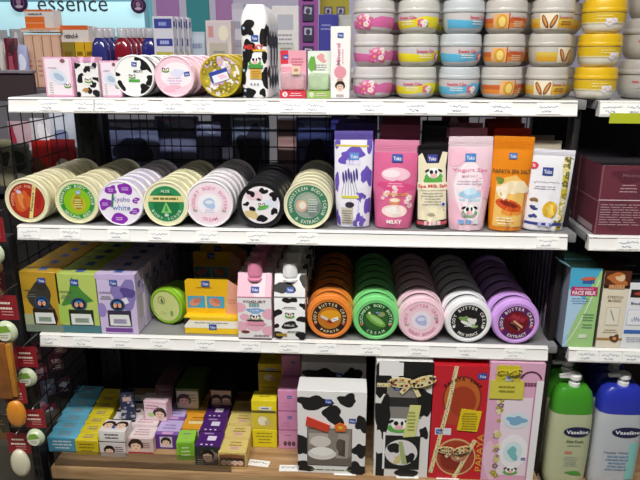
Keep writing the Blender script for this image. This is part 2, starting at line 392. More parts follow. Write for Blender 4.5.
for i, (u, v, rz, what) in enumerate(((259, 463, -.12, 'in front of the yellow stack'), (290, 468, .04, 'in front of the pink stack'), (345, 472, 0, 'in front of the cup gift box'), (407, 475, .03, 'in front of the bow gift box'), (447, 476, 0, 'in front of the red gift box'), (491, 474, 0, 'in front of the pink gift box'))):
    p = at_z(u, v, ZD+.0012); w, h = .045, .02
    a = Art(lambda x, y, d: (x, y, .0008+d), (-w/2, w/2, -h/2, h/2), rough=.6); a.scrawl(0, .001, w*.8, h*.35, '#3c3f70', i+90, th=.0009)
    m = MB(); m.box(-w/2, w/2, -h/2, h/2, 0, .0008, mat(PAPER, .6)); m.art(a)
    o = m.obj('price_tag', None, (p.x, max(p.y, YD+.0125), ZD+.0003), (0, 0, rz)); tag(o, f'white price tag lying on the wooden deck {what}', 'price tag', 'price tags on the wooden deck')
# the yellow-green talker clipped under the neighbouring rail
p0, p1 = at(610, 113, YA-.01), at(660, 122, YA-.01)
m = MB(); m.prism([(p0.x, p0.z), (p1.x, p0.z), (p1.x, p0.z-.017), (p0.x, p0.z-.017)], YA-.0125, YA-.0105, mat('#b9c22f', .4))
tag(m.obj('shelf_talker'), 'yellow-green plastic strip hanging under the neighbouring top rail', 'shelf strip')
# ------------------------------------------------------------ round tins lying on their rims
CREAM = '#ece5bd'
def tin(name, label, x, y, z, R, t, lid, body, rl, art, style='flat', group=None, cat='tin', rz=0, lrot=0, bg=None, clear=0):
    T = thing(name, label, cat, (x, y, z), rz, group); c = (0, 0, R)
    lm = lid if not isinstance(lid, str) else mat(lid, .38, 0, .03, coat=.3); bm_ = body if not isinstance(body, str) else mat(body, .42, 0, .03)
    k = MB(); L = MB()
    if style == 'flat':
        L.lathe([(0, .0016), (R-.0035, .0016), (R-.003, .0003), (R-.0015, 0), (R-.0002, .0015), (R, .003), (R, .013), (R-.0006, .0138), (R-.003, .0138)], lm, 'y', c, 48)
        k.lathe([(R-.003, .0136), (R-.0016, .0142), (R-.0014, t-.003), (R-.004, t-.0008), (0, t-.0008)], bm_, 'y', c, 48)
        yl = .0016
    else:                                              # deep screw lid with a rounded step
        L.lathe([(0, .0012), (R*.80, .0012), (R*.82, .0002), (R*.88, 0), (R*.93, .0012), (R*.955, .004), (R*.958, .0085), (R*.985, .0095), (R, .012), (R, .022), (R-.001, .0235), (R-.006, .0235)], lm, 'y', c, 48)
        k.lathe([(R-.006, .0232), (R-.0035, .0245), (R-.003, t-.006), (R-.010, t-.0008), (0, t-.0008)], bm_, 'y', c, 48)
        yl = .0012
    k.obj('body', T); lo = L.obj('lid', T)
    if art:
        ca, sa = cos(lrot), sin(lrot)
        a = Art(lambda u, v, d: (u*ca-v*sa, yl-d, R+u*sa+v*ca), ('disc', 0, 0, rl)); 
        if bg: a.ell(0, 0, rl, rl, bg, 1, 40)
        art(a, rl); MB().art(a).obj('printed_label', lo)
    return T
def row(T, n, pitch, desc, dx=0, seed=0):
    q = random.Random(seed); x, y, z = T.location
    for i in range(1, n):
        dup(T, (x+dx*i+q.uniform(-.0008, .0008), y+pitch*i, z), f'{desc}, {ORD[i]} from the front', skip=('printed_label',))
# label artwork
def l_red(a, r):
    a.ell(0, 0, r, r, '#b3301f', 1, 40); a.blob(-.25*r, -.05*r, .5*r, .62*r, 4, '#d2622b', 2); a.ell(-.3*r, 0, .2*r, .5*r, '#e2894a', 3, 20, .3); a.ell(-.1*r, -.2*r, .1*r, .36*r, '#c9572a', 3, 20, .25)
    a.ringtext('PAPAYA BODY SCRUB', 0, 0, r*.83, r*.15, '#e9a58a', 2.3, 2.6); a.rect(.22*r, .42*r, -r, r, '#e8d98a', 3, -.10)
    a.text('Papaya', .32*r, 0, r*.15, '#5a3a12', 5, r*1.1, rot=1.47); a.ell(.62*r, .1*r, .2*r, .5*r, '#a8201d', 2); a.ring(0, 0, .96*r, r, '#7c1d12', 3); a.ell(-.45*r, .45*r, .14*r, .1*r, '#d7c7d8', 4)
def l_lime(a, r):
    a.ell(0, 0, r, r, '#2f8f3e', 1, 40); a.ell(0, 0, .74*r, .74*r, '#8cc21d', 2, 36); a.ring(0, 0, .95*r, r, '#8fc87c', 2)
    a.blob(.05*r, -.1*r, .42*r, .5*r, 9, '#c0b52c', 3, wob=.12); a.ell(.05*r, -.05*r, .25*r, .4*r, '#9a8a22', 4); a.lines(.05*r, .1*r, .5*r, 4, .13*r, '#efe9a0', 3, L=5)
    a.ringtext('TAMARIND BODY SCRUB', 0, 0, r*.85, r*.15, '#e9f3d2', pi/2, 3.6, bold=.01); a.ringtext('NATURAL BODY', 0, 0, r*.85, r*.15, '#e9f3d2', -pi/2, 1.9, inside=True, bold=.01); a.logo(.12*r, .52*r, .26*r, 5, col='#8fb0d8')
def l_purple(a, r):
    a.ell(0, 0, r, r, '#f4eff8', 1, 40)
    for ang, s in ((1.2, 1.25), (2.15, .95), (3.2, 1.2), (4.55, 1.3), (5.75, .75), (.2, .6)):
        x, y = .74*r*cos(ang), .74*r*sin(ang); a.blob(x, y, .27*r*s, .22*r*s, int(ang*10), '#8b2bb0', 2, wob=.25); a.lines(x, y+.04*r, .3*r*s, 2, .09*r, '#e6c8f2', int(ang*9), L=3)
    a.text('Kyoho', .05*r, .16*r, .3*r, '#5a4ab0', 4, .8*r, 0); a.text('white', .02*r, -.2*r, .26*r, '#3f6fb5', 4, .85*r, 0); a.rect(-.42*r, -.32*r, -.2*r, .45*r, '#2f8a46', 3, -.15)
def l_green(a, r):
    a.ell(0, 0, r, r, '#2f8f57', 1, 40); a.ell(0, -.05*r, .72*r, .74*r, '#1d7744', 2); a.rect(-r, r, .12*r, .46*r, '#eadf9c', 3); a.lines(0, .30*r, 1.5*r, 1, .1*r, '#7c7a3a', 6, .12*r, 4)
    a.text('ALOE', 0, .72*r, .16*r, '#dff0dc', 4, .5*r); a.poly([(0, .12*r), (-.3*r, -.5*r), (.3*r, -.5*r)], '#8ed07c', 3); a.poly([(0, 0), (-.12*r, -.42*r), (.12*r, -.42*r)], '#3b9b50', 4)
    a.ringtext('BODY SCRUB', 0, 0, r*.84, r*.15, '#dff0dc', -pi/2, 2.4, inside=True, bold=.01); a.logo(0, -.62*r, .22*r, 4, col='#bcd8c8')
def l_yogurt(a, r):
    a.ell(0, 0, r, r, '#f7e3ec', 1, 40); a.ell(0, 0, .56*r, .5*r, '#f9f4fa', 2)
    a.ringtext('YOGURT BODY BUTTER', 0, 0, r*.76, r*.17, '#eaa6c0', pi/2, 3.9, 3); a.ringtext('CREAM', 0, 0, r*.76, r*.17, '#eaa6c0', -pi/2, .95, 3, True)
    a.blob(0, .02*r, .3*r, .24*r, 5, '#b7cdec', 3, wob=.15); a.ell(0, .08*r, .2*r, .09*r, '#e6effa', 4); a.lines(0, -.3*r, .5*r, 2, .1*r, '#c9b9d8', 4)
    for k in (-1, 1): a.cowface(k*.68*r, -.3*r, .16*r)
def l_cow(a, r):
    a.ell(0, 0, r, r, '#f2ecef', 1, 40); a.blob(-.5*r, -.5*r, .35*r, .25*r, 12, '#d9c58b', 2); a.blob(-.3*r, .5*r, .4*r, .3*r, 13, '#ecd0da', 2); a.blob(.5*r, .1*r, .4*r, .3*r, 14, '#dfe6f2', 2)
    for i, (x, y, s) in enumerate(((-.5, .62, .2), (.15, .75, .2), (.7, .5, .24), (-.75, .05, .14), (-.45, -.2, .16), (.05, -.72, .26), (.7, -.32, .2), (-.1, .3, .1))): a.blob(x*r, y*r, s*r, s*r*.8, 40+i, '#15121a', 3)
    a.ell(.12*r, -.12*r, .32*r, .1*r, '#62b85a', 4, 18, .3); a.cowface(.05*r, .05*r, .3*r, 5)
def l_mango(a, r):
    a.ell(0, 0, r, r, '#3d7f5d', 1, 40); a.ell(0, 0, .66*r, .66*r, '#9aa79a', 2); a.blob(.2*r, -.15*r, .42*r, .4*r, 8, '#7c8a84', 3); a.blob(.1*r, .3*r, .4*r, .2*r, 5, '#a9b6a2', 3)
    a.ell(-.28*r, -.02*r, .28*r, .3*r, '#d8b79a', 4); a.ell(-.25*r, 0, .17*r, .19*r, '#f1e8da', 5); a.lines(.24*r, .3*r, .5*r, 6, .12*r, '#d6ddd4', 4, L=5)
    a.ringtext('MANGOSTEEN BODY SCRUB', 0, 0, r*.84, r*.16, '#e6efdc', pi/2-.1, 4.2, bold=.01); a.ringtext('& EXTRACT', 0, 0, r*.84, r*.16, '#e6efdc', -pi/2, 1.5, inside=True, bold=.01)
def ringed(bg, band, txt, word2, inner, ink='#f4f0e8'):
    def f(a, r):
        a.ell(0, 0, r, r, bg, 1, 40); a.ring(0, 0, .66*r, r, band, 2, 40); inner(a, r*.68)
        a.ringtext(txt, 0, 0, r*.84, r*.17, ink, pi/2, 4.0, bold=.015); a.ringtext(word2, 0, 0, r*.84, r*.17, ink, -pi/2, 1.35, inside=True, bold=.015)
        for k in (-1, 1): a.ell(k*r*.8, -r*.34, r*.07, r*.07, '#e8554a' if band != '#1c1c1e' else '#f4f4f0', 4, 10)
    return f
def i_papaya(a, r):
    a.ell(0, 0, r, r, '#c07820', 2, 36); a.blob(.1*r, .3*r, .8*r, .45*r, 3, '#e9a21f', 3, wob=.1); a.ell(-.1*r, -.35*r, .6*r, .22*r, '#d4691f', 3, 20, -.5); a.ell(-.05*r, -.3*r, .35*r, .1*r, '#6b2d12', 4, 16, -.5)
    a.rect(.15*r, .75*r, -.25*r, .05*r, '#eef0f4', 5, .4); a.lines(.45*r, -.1*r, .4*r, 1, .1*r, '#5a7aa8', 3, L=6); a.rect(-.75*r, -.1*r, -.1*r, .12*r, '#d8d4cc', 4, -.5)
def i_cuke(a, r):
    a.ell(0, 0, r, r, '#31622a', 2, 36); a.ell(0, -.1*r, .95*r, .36*r, '#6fae44', 3, 24, -.6); a.ell(.05*r, -.05*r, .7*r, .2*r, '#a4d07c', 4, 20, -.6); a.ell(.45*r, .45*r, .3*r, .22*r, '#8f9f6a', 4); a.ell(-.55*r, .55*r, .12*r, .12*r, '#e9ecc0', 5); a.logo(.1*r, .62*r, .3*r, 5)
def i_cow(a, r):
    a.ell(0, 0, r, r, '#1d1d1f', 2, 36); a.blob(-.3*r, .2*r, .45*r, .3*r, 4, '#7ea05a', 3); a.blob(.3*r, .1*r, .4*r, .3*r, 6, '#e9e9e4', 3); a.ell(-.2*r, -.15*r, .5*r, .14*r, '#eef0ec', 4, 18, -.4); a.blob(.4*r, .4*r, .2*r, .16*r, 7, '#141414', 4); a.blob(.45*r, -.4*r, .3*r, .2*r, 9, '#8fae6a', 3); a.lines(.1*r, -.2*r, .9*r, 2, .2*r, '#e8e8e8', 6, L=5)
def i_grape(a, r):
    a.ell(0, 0, r, r, '#6c1220', 2, 36); a.blob(.1*r, .35*r, .7*r, .4*r, 4, '#8d1c30', 3)
    for x, y in ((.1, .4), (.5, .2), (-.2, .6)): a.ell(x*r, y*r, .2*r, .2*r, '#a93045', 4, 12)
    for k in (0, 1): a.rect((-.6+.25*k)*r, (.35+.25*k)*r, (-.42+.2*k)*r, (-.24+.2*k)*r, '#d8a888', 4, -.75)
    a.ell(-.2*r, -.3*r, .5*r, .12*r, '#2c0f14', 5, 16, -.75)
def l_ypink(a, r):
    a.ell(0, 0, r, r, '#f6d3de', 1, 40); a.ell(0, 0, .5*r, .5*r, '#f3e6f2', 2); a.blob(0, 0, .3*r, .26*r, 5, '#b9bfe6', 3, wob=.14); a.ell(0, .06*r, .2*r, .1*r, '#dfe2f6', 4)
    a.ringtext('BODY BUTTER CREAM', 0, 0, r*.78, r*.17, '#e58fb0', pi/2, 3.7, 3); a.ringtext('YOGURT EXTRACT', 0, 0, r*.78, r*.15, '#e58fb0', -pi/2, 2.0, 3, True)
    for k in (-1, 1): a.cowface(k*.72*r, (.1+.25*(k < 0)*-1)*r, .15*r)

# second shelf: seven rows of flat tins
RB, YT = .0432, YB+.004
specs = [
 ('body_scrub_tin', 'cream tin with red papaya label and yellow stripe', CREAM, CREAM, .79, l_red, 24, 8, 'cream tin behind the red papaya label'),
 ('body_scrub_tin', 'cream tin with round bright green tamarind label', CREAM, CREAM, .80, l_lime, 74.5, 8, 'cream tin behind the bright green label'),
 ('body_scrub_tin', 'white tin with purple fruit pictures around blue script', '#f3eef8', '#d9cdea', .93, l_purple, 120, 8, 'white tin behind the purple fruit label'),
 ('body_scrub_tin', 'cream tin with dark green label crossed by a pale band', '#f0ecc4', '#e6e2b4', .78, l_green, 165.5, 8, 'cream tin behind the banded green label'),
 ('body_butter_tin', 'white tin with faint pink yogurt lettering', '#f8f2f5', '#f3e9ee', .88, l_yogurt, 209, 8, 'white tin behind the pink yogurt label'),
 ('body_butter_tin', 'black tin with black and white cow print label', '#1e1e20', '#232325', .80, l_cow, 260.5, 6, 'black tin behind the cow print label'),
 ('body_scrub_tin', 'cream tin with green mangosteen ring label', '#efeac6', '#d9d3a8', .84, l_mango, 307.5, 8, 'cream tin behind the green mangosteen label')]
for i, (nm, lab, lid, body, rl, art, u, n, desc) in enumerate(specs):
    x = at(u, 199, YT).x; R = RB*(1.02 if i in (4, 6) else .985 if i < 4 else 1.0)
    t = .030 if i != 5 else .034
    T = tin(nm, lab+', front of its row', x, YT+(.008 if i < 2 else 0), ZB+.0004, R, t, lid, body, R*rl, art, group='round tins on the second shelf', lrot=-.12 if i == 0 else 0)
    row(T, n, t+.0012, desc, .0004, i)
# third shelf: five rows with deep screw lids
RC, YU = .0460, YC+.003
specs = [
 ('body_butter_jar', 'orange-lidded round jar with papaya picture label', '#f08a35', '#5a2012', 329.5, ringed('#2a1a14', '#2b1a18', 'BODY BUTTER CREAM', 'PAPAYA', i_papaya, '#f3d9a8'), 'orange-lidded jar'),
 ('body_butter_jar', 'pale green-lidded round jar with cucumber picture label', '#7fe084', '#123a16', 376, ringed('#183a1a', '#1f4a28', 'CUCUMBER BODY BUTTER', 'CREAM', i_cuke, '#c6f0bc'), 'pale green-lidded jar'),
 ('body_butter_jar', 'pink-lidded round jar with pale yogurt label', '#f7cfdb', '#4a2830', 421.5, l_ypink, 'pink-lidded jar'),
 ('body_butter_jar', 'white-lidded round jar with black cow label', '#f6f6f8', '#2f2a2e', 469, ringed('#1c1c1e', '#1c1c1e', 'BODY BUTTER CREAM', 'MILK EXTRACT', i_cow), 'white-lidded jar'),
 ('body_butter_jar', 'lilac-lidded round jar with dark red mangosteen label', '#d9a6f2', '#2f1340', 517, ringed('#5a1a52', '#5b1f63', 'BODY BUTTER CREAM', 'EXTRACT', i_grape), 'lilac-lidded jar')]
for i, (nm, lab, lid, body, u, art, desc) in enumerate(specs):
    x = at(u, 318, YU).x; rl = RC*(.74 if i != 2 else .84)
    T = tin(nm, lab+', front of its row', x, YU, ZC+.0004, RC, .041, lid, body, rl, art, 'deep', 'screw-lid jars on the third shelf', 'jar', lrot=(0, 0, .1, 0, .1)[i])
    row(T, 7, .0425, desc+' on the third shelf', 0, 20+i)
# lime tub lying beside the yellow boxes
def l_limetub(a, r):
    a.ell(0, 0, r, r, '#cfd98a', 1, 40); a.ring(0, 0, .93*r, .97*r, '#7a8f2e', 2); a.text('6', -.25*r, .35*r, .3*r, '#3f5a20', 4); a.ring(-.28*r, .35*r, .22*r, .25*r, '#3f5a20', 3, 20); a.ell(.38*r, -.4*r, .1*r, .16*r, '#6a8a3a', 3); a.text('Q', .38*r, -.4*r, .12*r, '#eef0c0', 5); a.lines(-.2*r, -.4*r, .5*r, 2, .1*r, '#b0bd6a', 4, L=2)
Y0 = YC+.052
T = tin('cream_tub', 'lime green tub with pale yellow face beside the yellow display box', at(166, 310, Y0).x, Y0, ZC+.0004, .041, .062, '#8fc22b', '#7ab52a', .0345, l_limetub, 'deep', None, 'tub', rz=-.30)

# top shelf: three rows of flat tins
def l_cowtin(a, r):
    a.ell(0, 0, r, r, '#f7f6f4', 1, 40)
    for x, y, s, e in ((.78, .55, .42, 1), (.9, -.2, .3, 2), (.62, -.72, .36, 3), (-.82, -.52, .3, 4), (-.9, .1, .14, 5), (.42, .95, .25, 7)): a.blob(x*r, y*r, s*r, s*r*.85, 60+e, '#17171a', 2)
    a.logo(.05*r, .6*r, .28*r, 4, -.1); a.text('MILKY', .25*r, .25*r, .14*r, '#2c2c30', 4, .5*r); a.cowface(-.1*r, .02*r, .3*r); a.rect(-.3*r, .3*r, -.3*r, -.16*r, '#5aa848', 3)
def l_pinktin(a, r):
    a.ell(0, 0, r, r, '#f6d0dd', 1, 40); a.blob(.1*r, .05*r, .75*r, .7*r, 3, '#f8eef4', 2, wob=.1); a.cowface(-.45*r, .35*r, .32*r, 3); a.blob(.15*r, .15*r, .3*r, .25*r, 8, '#dfe0f4', 3); a.logo(.66*r, .12*r, .3*r, 4, .15); a.blob(-.2*r, -.6*r, .4*r, .16*r, 2, '#f3bdd0', 3); a.lines(0, -.1*r, .8*r, 3, .13*r, '#d9b2d6', 5)
def l_gold(a, r):
    a.ell(0, 0, r, r, '#a8962a', 1, 40); a.flowers(-r, r, -r, r, 52, 5, ['#e6d9ea', '#cfa8cf', '#f2eef0', '#8f8222', '#b5a62e', '#d9cde0', '#7f7420'], 2, r*.16); a.rect(-.55*r, .42*r, -.22*r, .3*r, '#33479a', 6, .3); a.rect(-.4*r, .42*r, -.26*r, .12*r, '#eef0f6', 7, .3); a.blob(.1*r, -.02*r, .2*r, .12*r, 4, '#f0c9dc', 8)
YS = YA+.008
for i, (u, lab, lid, body, art, desc, R) in enumerate(((134, 'black and white cow print tin', '#f5f4f2', '#232326', l_cowtin, 'cow print tin', .0365), (174.5, 'pale pink tin with white centre', '#f5cfdc', '#e9c9cf', l_pinktin, 'pale pink tin', .0365), (220.5, 'gold tin with lilac flower print', '#c3ad1e', '#cfc489', l_gold, 'gold floral tin', .0372))):
    T = tin('powder_tin', lab+', front of its row', at(u, 78, YS).x, YS, ZA+.0004, R, .034, lid, body, R*.93, art, group='round tins on the top shelf'); row(T, 4, .0352, desc+' on the top shelf', .0075, 40+i)

# ------------------------------------------------------------ plain cartons: one mesh, print on its faces
def carton(name, label, cat, x, y, z, w, d, h, col, fr=None, tp=None, rt=None, lf=None, group=None, rz=0, rx=0, rough=.4, bev=.0008):
    m = MB(); m.box(-w/2, w/2, 0, d, 0, h, mat(col, rough, 0, .02), bev, 1)
    for f, fn, mk in ((fr, front(w, h), 0), (tp, topf(w, d, h), 0), (rt, rightf(w, d, h), 1), (lf, leftf(w, d, h), 1)):
        if f: f(fn, *((w, h) if mk == 0 and fn is not None and f is fr else (w, d) if f is tp else (d, h))); m.art(fn)
    o = m.obj(name, None, (x, y, z), (rx, 0, rz)); return tag(o, label, cat, group)
def span(u0, u1, v, Y): a, b = at(u0, v, Y), at(u1, v, Y); return (a.x+b.x)/2, b.x-a.x
def hgt(vt, u, Y, z): return at(u, vt, Y).z-z

# soap boxes on the top shelf
def f_pinksoap(a, w, h):
    a.rect(-w*.43, w*.43, h*.05, h*.95, '#f4e6ef', 1); a.ell(0, h*.5, w*.33, h*.17, '#d9e2ef', 2, 22, -.5); a.ell(.02*w, h*.5, w*.2, h*.08, '#aebfd8', 3, 18, -.5); a.scrawl(-.2*w, h*.72, w*.3, h*.05, '#8a8a9c', 3); a.ell(.2*w, h*.9, w*.09, h*.05, '#8b5a62', 3); a.cowface(.3*w, h*.3, w*.2); a.lines(-.28*w, h*.35, w*.15, 6, h*.06, '#b9c3a8', 3); a.rect(-w*.43, w*.43, 0, h*.05, '#eba9c9', 2)
def f_cowsoap(a, w, h):
    a.spots(-w/2, w/2, 0, h, 9, 3, '#18181b', 1, .15); a.rect(-.2*w, .2*w, h*.36, h*.62, '#f2f0ec', 2); a.cowface(.05*w, h*.5, w*.26, 3); a.lines(.3*w, h*.9, w*.3, 2, h*.05, '#3a2a4a', 4); a.blob(-.1*w, h*.2, w*.12, h*.07, 8, '#b98a4a', 3)
Y0 = YA+.010
for nm, lab, u0, u1, vt, col, fr, n, desc in (('soap_box', 'wide pink soap box with blue oval at the left end of the top shelf', 46, 74, 57, '#efb9d3', f_pinksoap, 3, 'pink soap carton behind the wide pink soap box'),
        ('soap_box', 'black and white cow print soap box between two pink ones', 77, 99.5, 63, '#f0eeec', f_cowsoap, 3, 'cow print soap carton behind the cow soap box'),
        ('soap_box', 'narrow pale pink soap box beside the cow tin', 102, 122, 61, '#efb9d3', f_pinksoap, 3, 'pink soap carton behind the narrow pink soap box')):
    x, w = span(u0, u1, 90, Y0); h = hgt(vt, (u0+u1)/2, Y0, ZA); 
    o = carton(nm, lab, 'soap box', x, Y0, ZA+.0004, w, .035, h, col, fr, lambda a, w, d: a.rect(-w*.5, w*.5, 0, d, '#d9a0c0' if col != '#f0eeec' else '#d8b0c6', 1), group='soap boxes on the top shelf')
    for i in range(1, n): dup(o, (x+.006*i, Y0+.0365*i, ZA+.0004), f'{desc}, {ORD[i]} from the front')

# tall slim carton with a drawn face
def f_slim(a, w, h):
    a.logo(0, h*.88, w*.3); a.text('Mineral', -.1*w, h*.62, w*.2, '#e38fae', 4, h*.3, rot=pi/2); a.text('powder', .12*w, h*.6, w*.13, '#eaa9bf', 4, h*.2, rot=pi/2); a.ell(0, h*.37, w*.31, w*.31, '#e79aa8', 2); a.lines(0, h*.26, w*.4, 1, .01, '#c98', 3); a.face(0, h*.17, w*.24, 2); a.lines(0, h*.04, w*.5, 1, .01, '#b7a9a9', 4)
x, w = span(330.5, 350, 70, Y0); carton('powder_carton', 'tall slim white carton with pink circle and drawn face beside the jars', 'carton', x, Y0, ZA+.0004, w, .03, hgt(26.5, 340, Y0, ZA), '#f6f2ee', f_slim)

# two blister packs: backing card, printed header, clear bubble with product, base strip
def blister(label, u0, u1, vt, c1, c2, cb, kind):
    x, w = span(u0, u1, 75, Y0); h = hgt(vt, (u0+u1)/2, Y0, ZA); T = thing('blister_pack', label, 'blister pack', (x, Y0, ZA+.0004), 0, 'blister packs on the top shelf')
    m = MB(); m.box(-w/2, w/2, .018, .020, 0, h, mat(c1, .4)); a = Art(lambda u, v, d: (u, .018-d, v), (-w/2, w/2, 0, h))
    if kind: a.rect(-w/2, w/2, h*.58, h, '#e6ece2', 1); a.blob(-.3*w, h*.72, w*.14, h*.2, 3, '#6fae4a', 2); a.blob(.1*w, h*.85, w*.2, h*.08, 5, '#e2a0a0', 2); a.lines(.05*w, h*.7, w*.6, 3, h*.05, '#9a8a92', 5)
    else: a.rect(-w/2, w/2, h*.55, h, '#e8a5b4', 1); a.rect(-w/2, -w*.2, h*.72, h, '#d9344a', 2); a.logo(-.3*w, h*.86, w*.22, 3); a.blob(-.25*w, h*.68, w*.2, h*.04, 3, '#f3d0d8', 3); a.lines(.15*w, h*.82, w*.5, 3, h*.06, '#c9667c', 5)
    m.art(a).obj('backing_card', T)
    m = MB(); m.box(-w*.44, w*.44, .004, .0175, h*.17, h*.54, mat('#d08a98' if not kind else '#a9c98f', .5, 0, .3), .004); m.obj('product', T)
    m = MB(); m.box(-w*.48, w*.48, .0005, .0178, h*.16, h*.56, clear_mat('#ffffff', .22, .06), .005); m.obj('clear_bubble', T)
    m = MB(); m.box(-w/2, w/2, .0, .0178, 0, h*.155, mat(cb, .4)); a = front(w, h*.155); a.ell(-.3*w, h*.08, w*.1, w*.1, '#f4f0ee', 1); a.text('%' if not kind else 'G', -.3*w, h*.08, w*.1, cb, 3); a.lines(.12*w, h*.1, w*.5, 2, h*.045, '#f0d6d6', 8); m.art(a).obj('base_strip', T)
    if not kind:
        m = MB(); m.box(-.02*w, .3*w, -.0012, .0003, h*.5, h*.68, mat('#ead2b4', .5)); a = Art(lambda u, v, d: (u, -.0012-d, v)); a.ell(.14*w, h*.59, w*.09, w*.06, '#c98a7a', 1); m.art(a).obj('sticker', T)
blister('pink blister pack with red base and tan sticker on the top shelf', 279.5, 305.5, 50.5, '#e9aebb', '', '#d8384c', 0)
blister('green and white blister pack with lime base beside the pink one', 307, 330, 51, '#e9efe4', '', '#9cc25c', 1)

# ------------------------------------------------------------ bag-like shapes: pouches and the cow bottle
def pouch(name, label, cat, x, y, z, w, h, depth, col, art, group=None, rx=0, ry=0, rz=0, seal=.12, taper=.94, sealcol=None, rough=.28, hole=False):
    T = thing(name, label, cat, (x, y, z), rz, group); T.rotation_euler = (rx, ry, rz)
    hs = h*(1-seal); wb = (x*37) % 6.28
    def wd(v): return w*(taper+(1-taper)*min(1, v/(h*.5)))
    def bul(u, v):
        t = max(0, min(1, v/hs)); k = (1-t)**.75*(1-.25*(1-min(1, t/.08))); e = max(0, 1-abs(2*u/w)**2.6); return .0012+depth/2*k*e**.6+.0016*e*(1-t)*(sin(u/w*17+v/h*9+wb)*sin(v/h*23-u/w*6+2*wb)+.5*sin(u/w*31-v/h*13+wb))
    m = MB(); nu, nv = 14, 18; fr, bk = [], []
    for j in range(nv+1):
        v = hs*j/nv
        for i in range(nu+1): u = w*(i/nu-.5); b = bul(u, v); fr.append((u*wd(v)/w, -b, v)); bk.append((u*wd(v)/w, b, v))
    fs = [[j*(nu+1)+i, j*(nu+1)+i+1, (j+1)*(nu+1)+i+1, (j+1)*(nu+1)+i] for j in range(nv) for i in range(nu)]; n = len(fr)
    per = [i for i in range(nu+1)]
    fs2 = fs+[[n+q for q in f[::-1]] for f in fs]+[[i, n+i, n+i+1, i+1] for i in range(nu)]+[[nv*(nu+1)+i, nv*(nu+1)+i+1, n+nv*(nu+1)+i+1, n+nv*(nu+1)+i] for i in range(nu)]
    fs2 += [[j*(nu+1), (j+1)*(nu+1), n+(j+1)*(nu+1), n+j*(nu+1)] for j in range(nv)]+[[j*(nu+1)+nu, n+j*(nu+1)+nu, n+(j+1)*(nu+1)+nu, (j+1)*(nu+1)+nu] for j in range(nv)]
    m.add(fr+bk, fs2, mat(col, rough, 0, .03, coat=.3), True)
    bg = m.obj('bag', T)
    m = MB(); wt = wd(hs)/2; m.box(-wt, wt, -.0011, .0011, hs-.0005, h, mat(sealcol or col, rough, 0, .03), .0004, 1)
    for k in range(4): zz = hs+(h-hs)*(.2+.13*k); m.box(-wt*.98, wt*.98, -.0016, -.0010, zz, zz+h*.004, mat(sealcol or col, rough))
    m.obj('top_seal', T)
    if art:
        a = Art(lambda u, v, d: (u*wd(v)/w, -bul(u, v)-d-.0004, v), (-w*.485, w*.485, h*.012, hs), cu=w/10, cv=h/16); art(a, w, hs); MB().art(a).obj('printed_front', bg)
    return T
def f_lav(a, w, h):
    a.rect(-w/2, w/2, 0, h, '#ece9f4', 0.5)
    for i, (x, y, rx, ry) in enumerate(((-.05, .83, .36, .075), (.36, .6, .13, .12), (-.44, .52, .06, .12), (.42, .25, .1, .11), (.18, .08, .2, .07), (-.44, .1, .06, .08), (.2, .36, .13, .06), (-.42, .97, .08, .06), (.42, .94, .09, .08))): a.blob(x*w, y*h, rx*w, ry*h, 70+i, '#6b52b8', 1)
    a.rect(-.45*w, .4*w, .925*h, .945*h, '#d9c64a', 2, -.03); a.logo(.02*w, .82*h, .25*w, 4, col='#5f8fd0'); a.lines(0, .75*h, .5*w, 1, .02, '#e6def4', 3); 
    for k in range(6): x = (-.28+.07*k)*w; a.rect(x, x+.012*w, .38*h, .55*h, '#5a6a6a', 2, .1*(k-2)); a.ell(x+.02*w, (.58+.02*(k % 3))*h, .03*w, .07*h, '#4a3a86', 3, 12, .1)
    a.rect(-.32*w, .15*w, .345*h, .375*h, '#d8cf4a', 3); a.rect(-.34*w, 0, .04*h, .24*h, '#c9c3b2', 2); a.lines(-.17*w, .2*h, .3*w, 6, .028*h, '#77706a', 5, L=3); a.ell(-.1*w, .27*h, .13*w, .035*h, '#3a3040', 3)
def f_pinkp(a, w, h):
    a.ell(0, .72*h, .33*w, .09*h, '#f3c3d2', 1); a.ell(-.1*w, .73*h, .2*w, .05*h, '#fae6ea', 2); a.blob(0, .55*h, .34*w, .1*h, 4, '#d94f86', 1); a.lines(0, .6*h, .4*w, 2, .03*h, '#f3b3c9', 4, L=2)
    a.text('CHERRY BLOSSOM', 0, .46*h, .045*h, '#e6a03a', 4, .6*w); a.ell(0, .37*h, .15*w, .05*h, '#d98a62', 2); a.ell(0, .385*h, .12*w, .025*h, '#f6e2cf', 3); a.ell(0, .24*h, .32*w, .085*h, '#f4dcd4', 1); a.blob(-.05*w, .25*h, .18*w, .04*h, 5, '#fbf4ee', 2); a.flowers(-.4*w, .4*w, .3*h, .6*h, 10, 3, ['#f6c9d8', '#f9e3ea'], 3, .05*w)
    a.text('MILKY', 0, .1*h, .05*h, '#fbf6f4', 4, .4*w, .03); a.logo(.02*w, .93*h, .24*w)
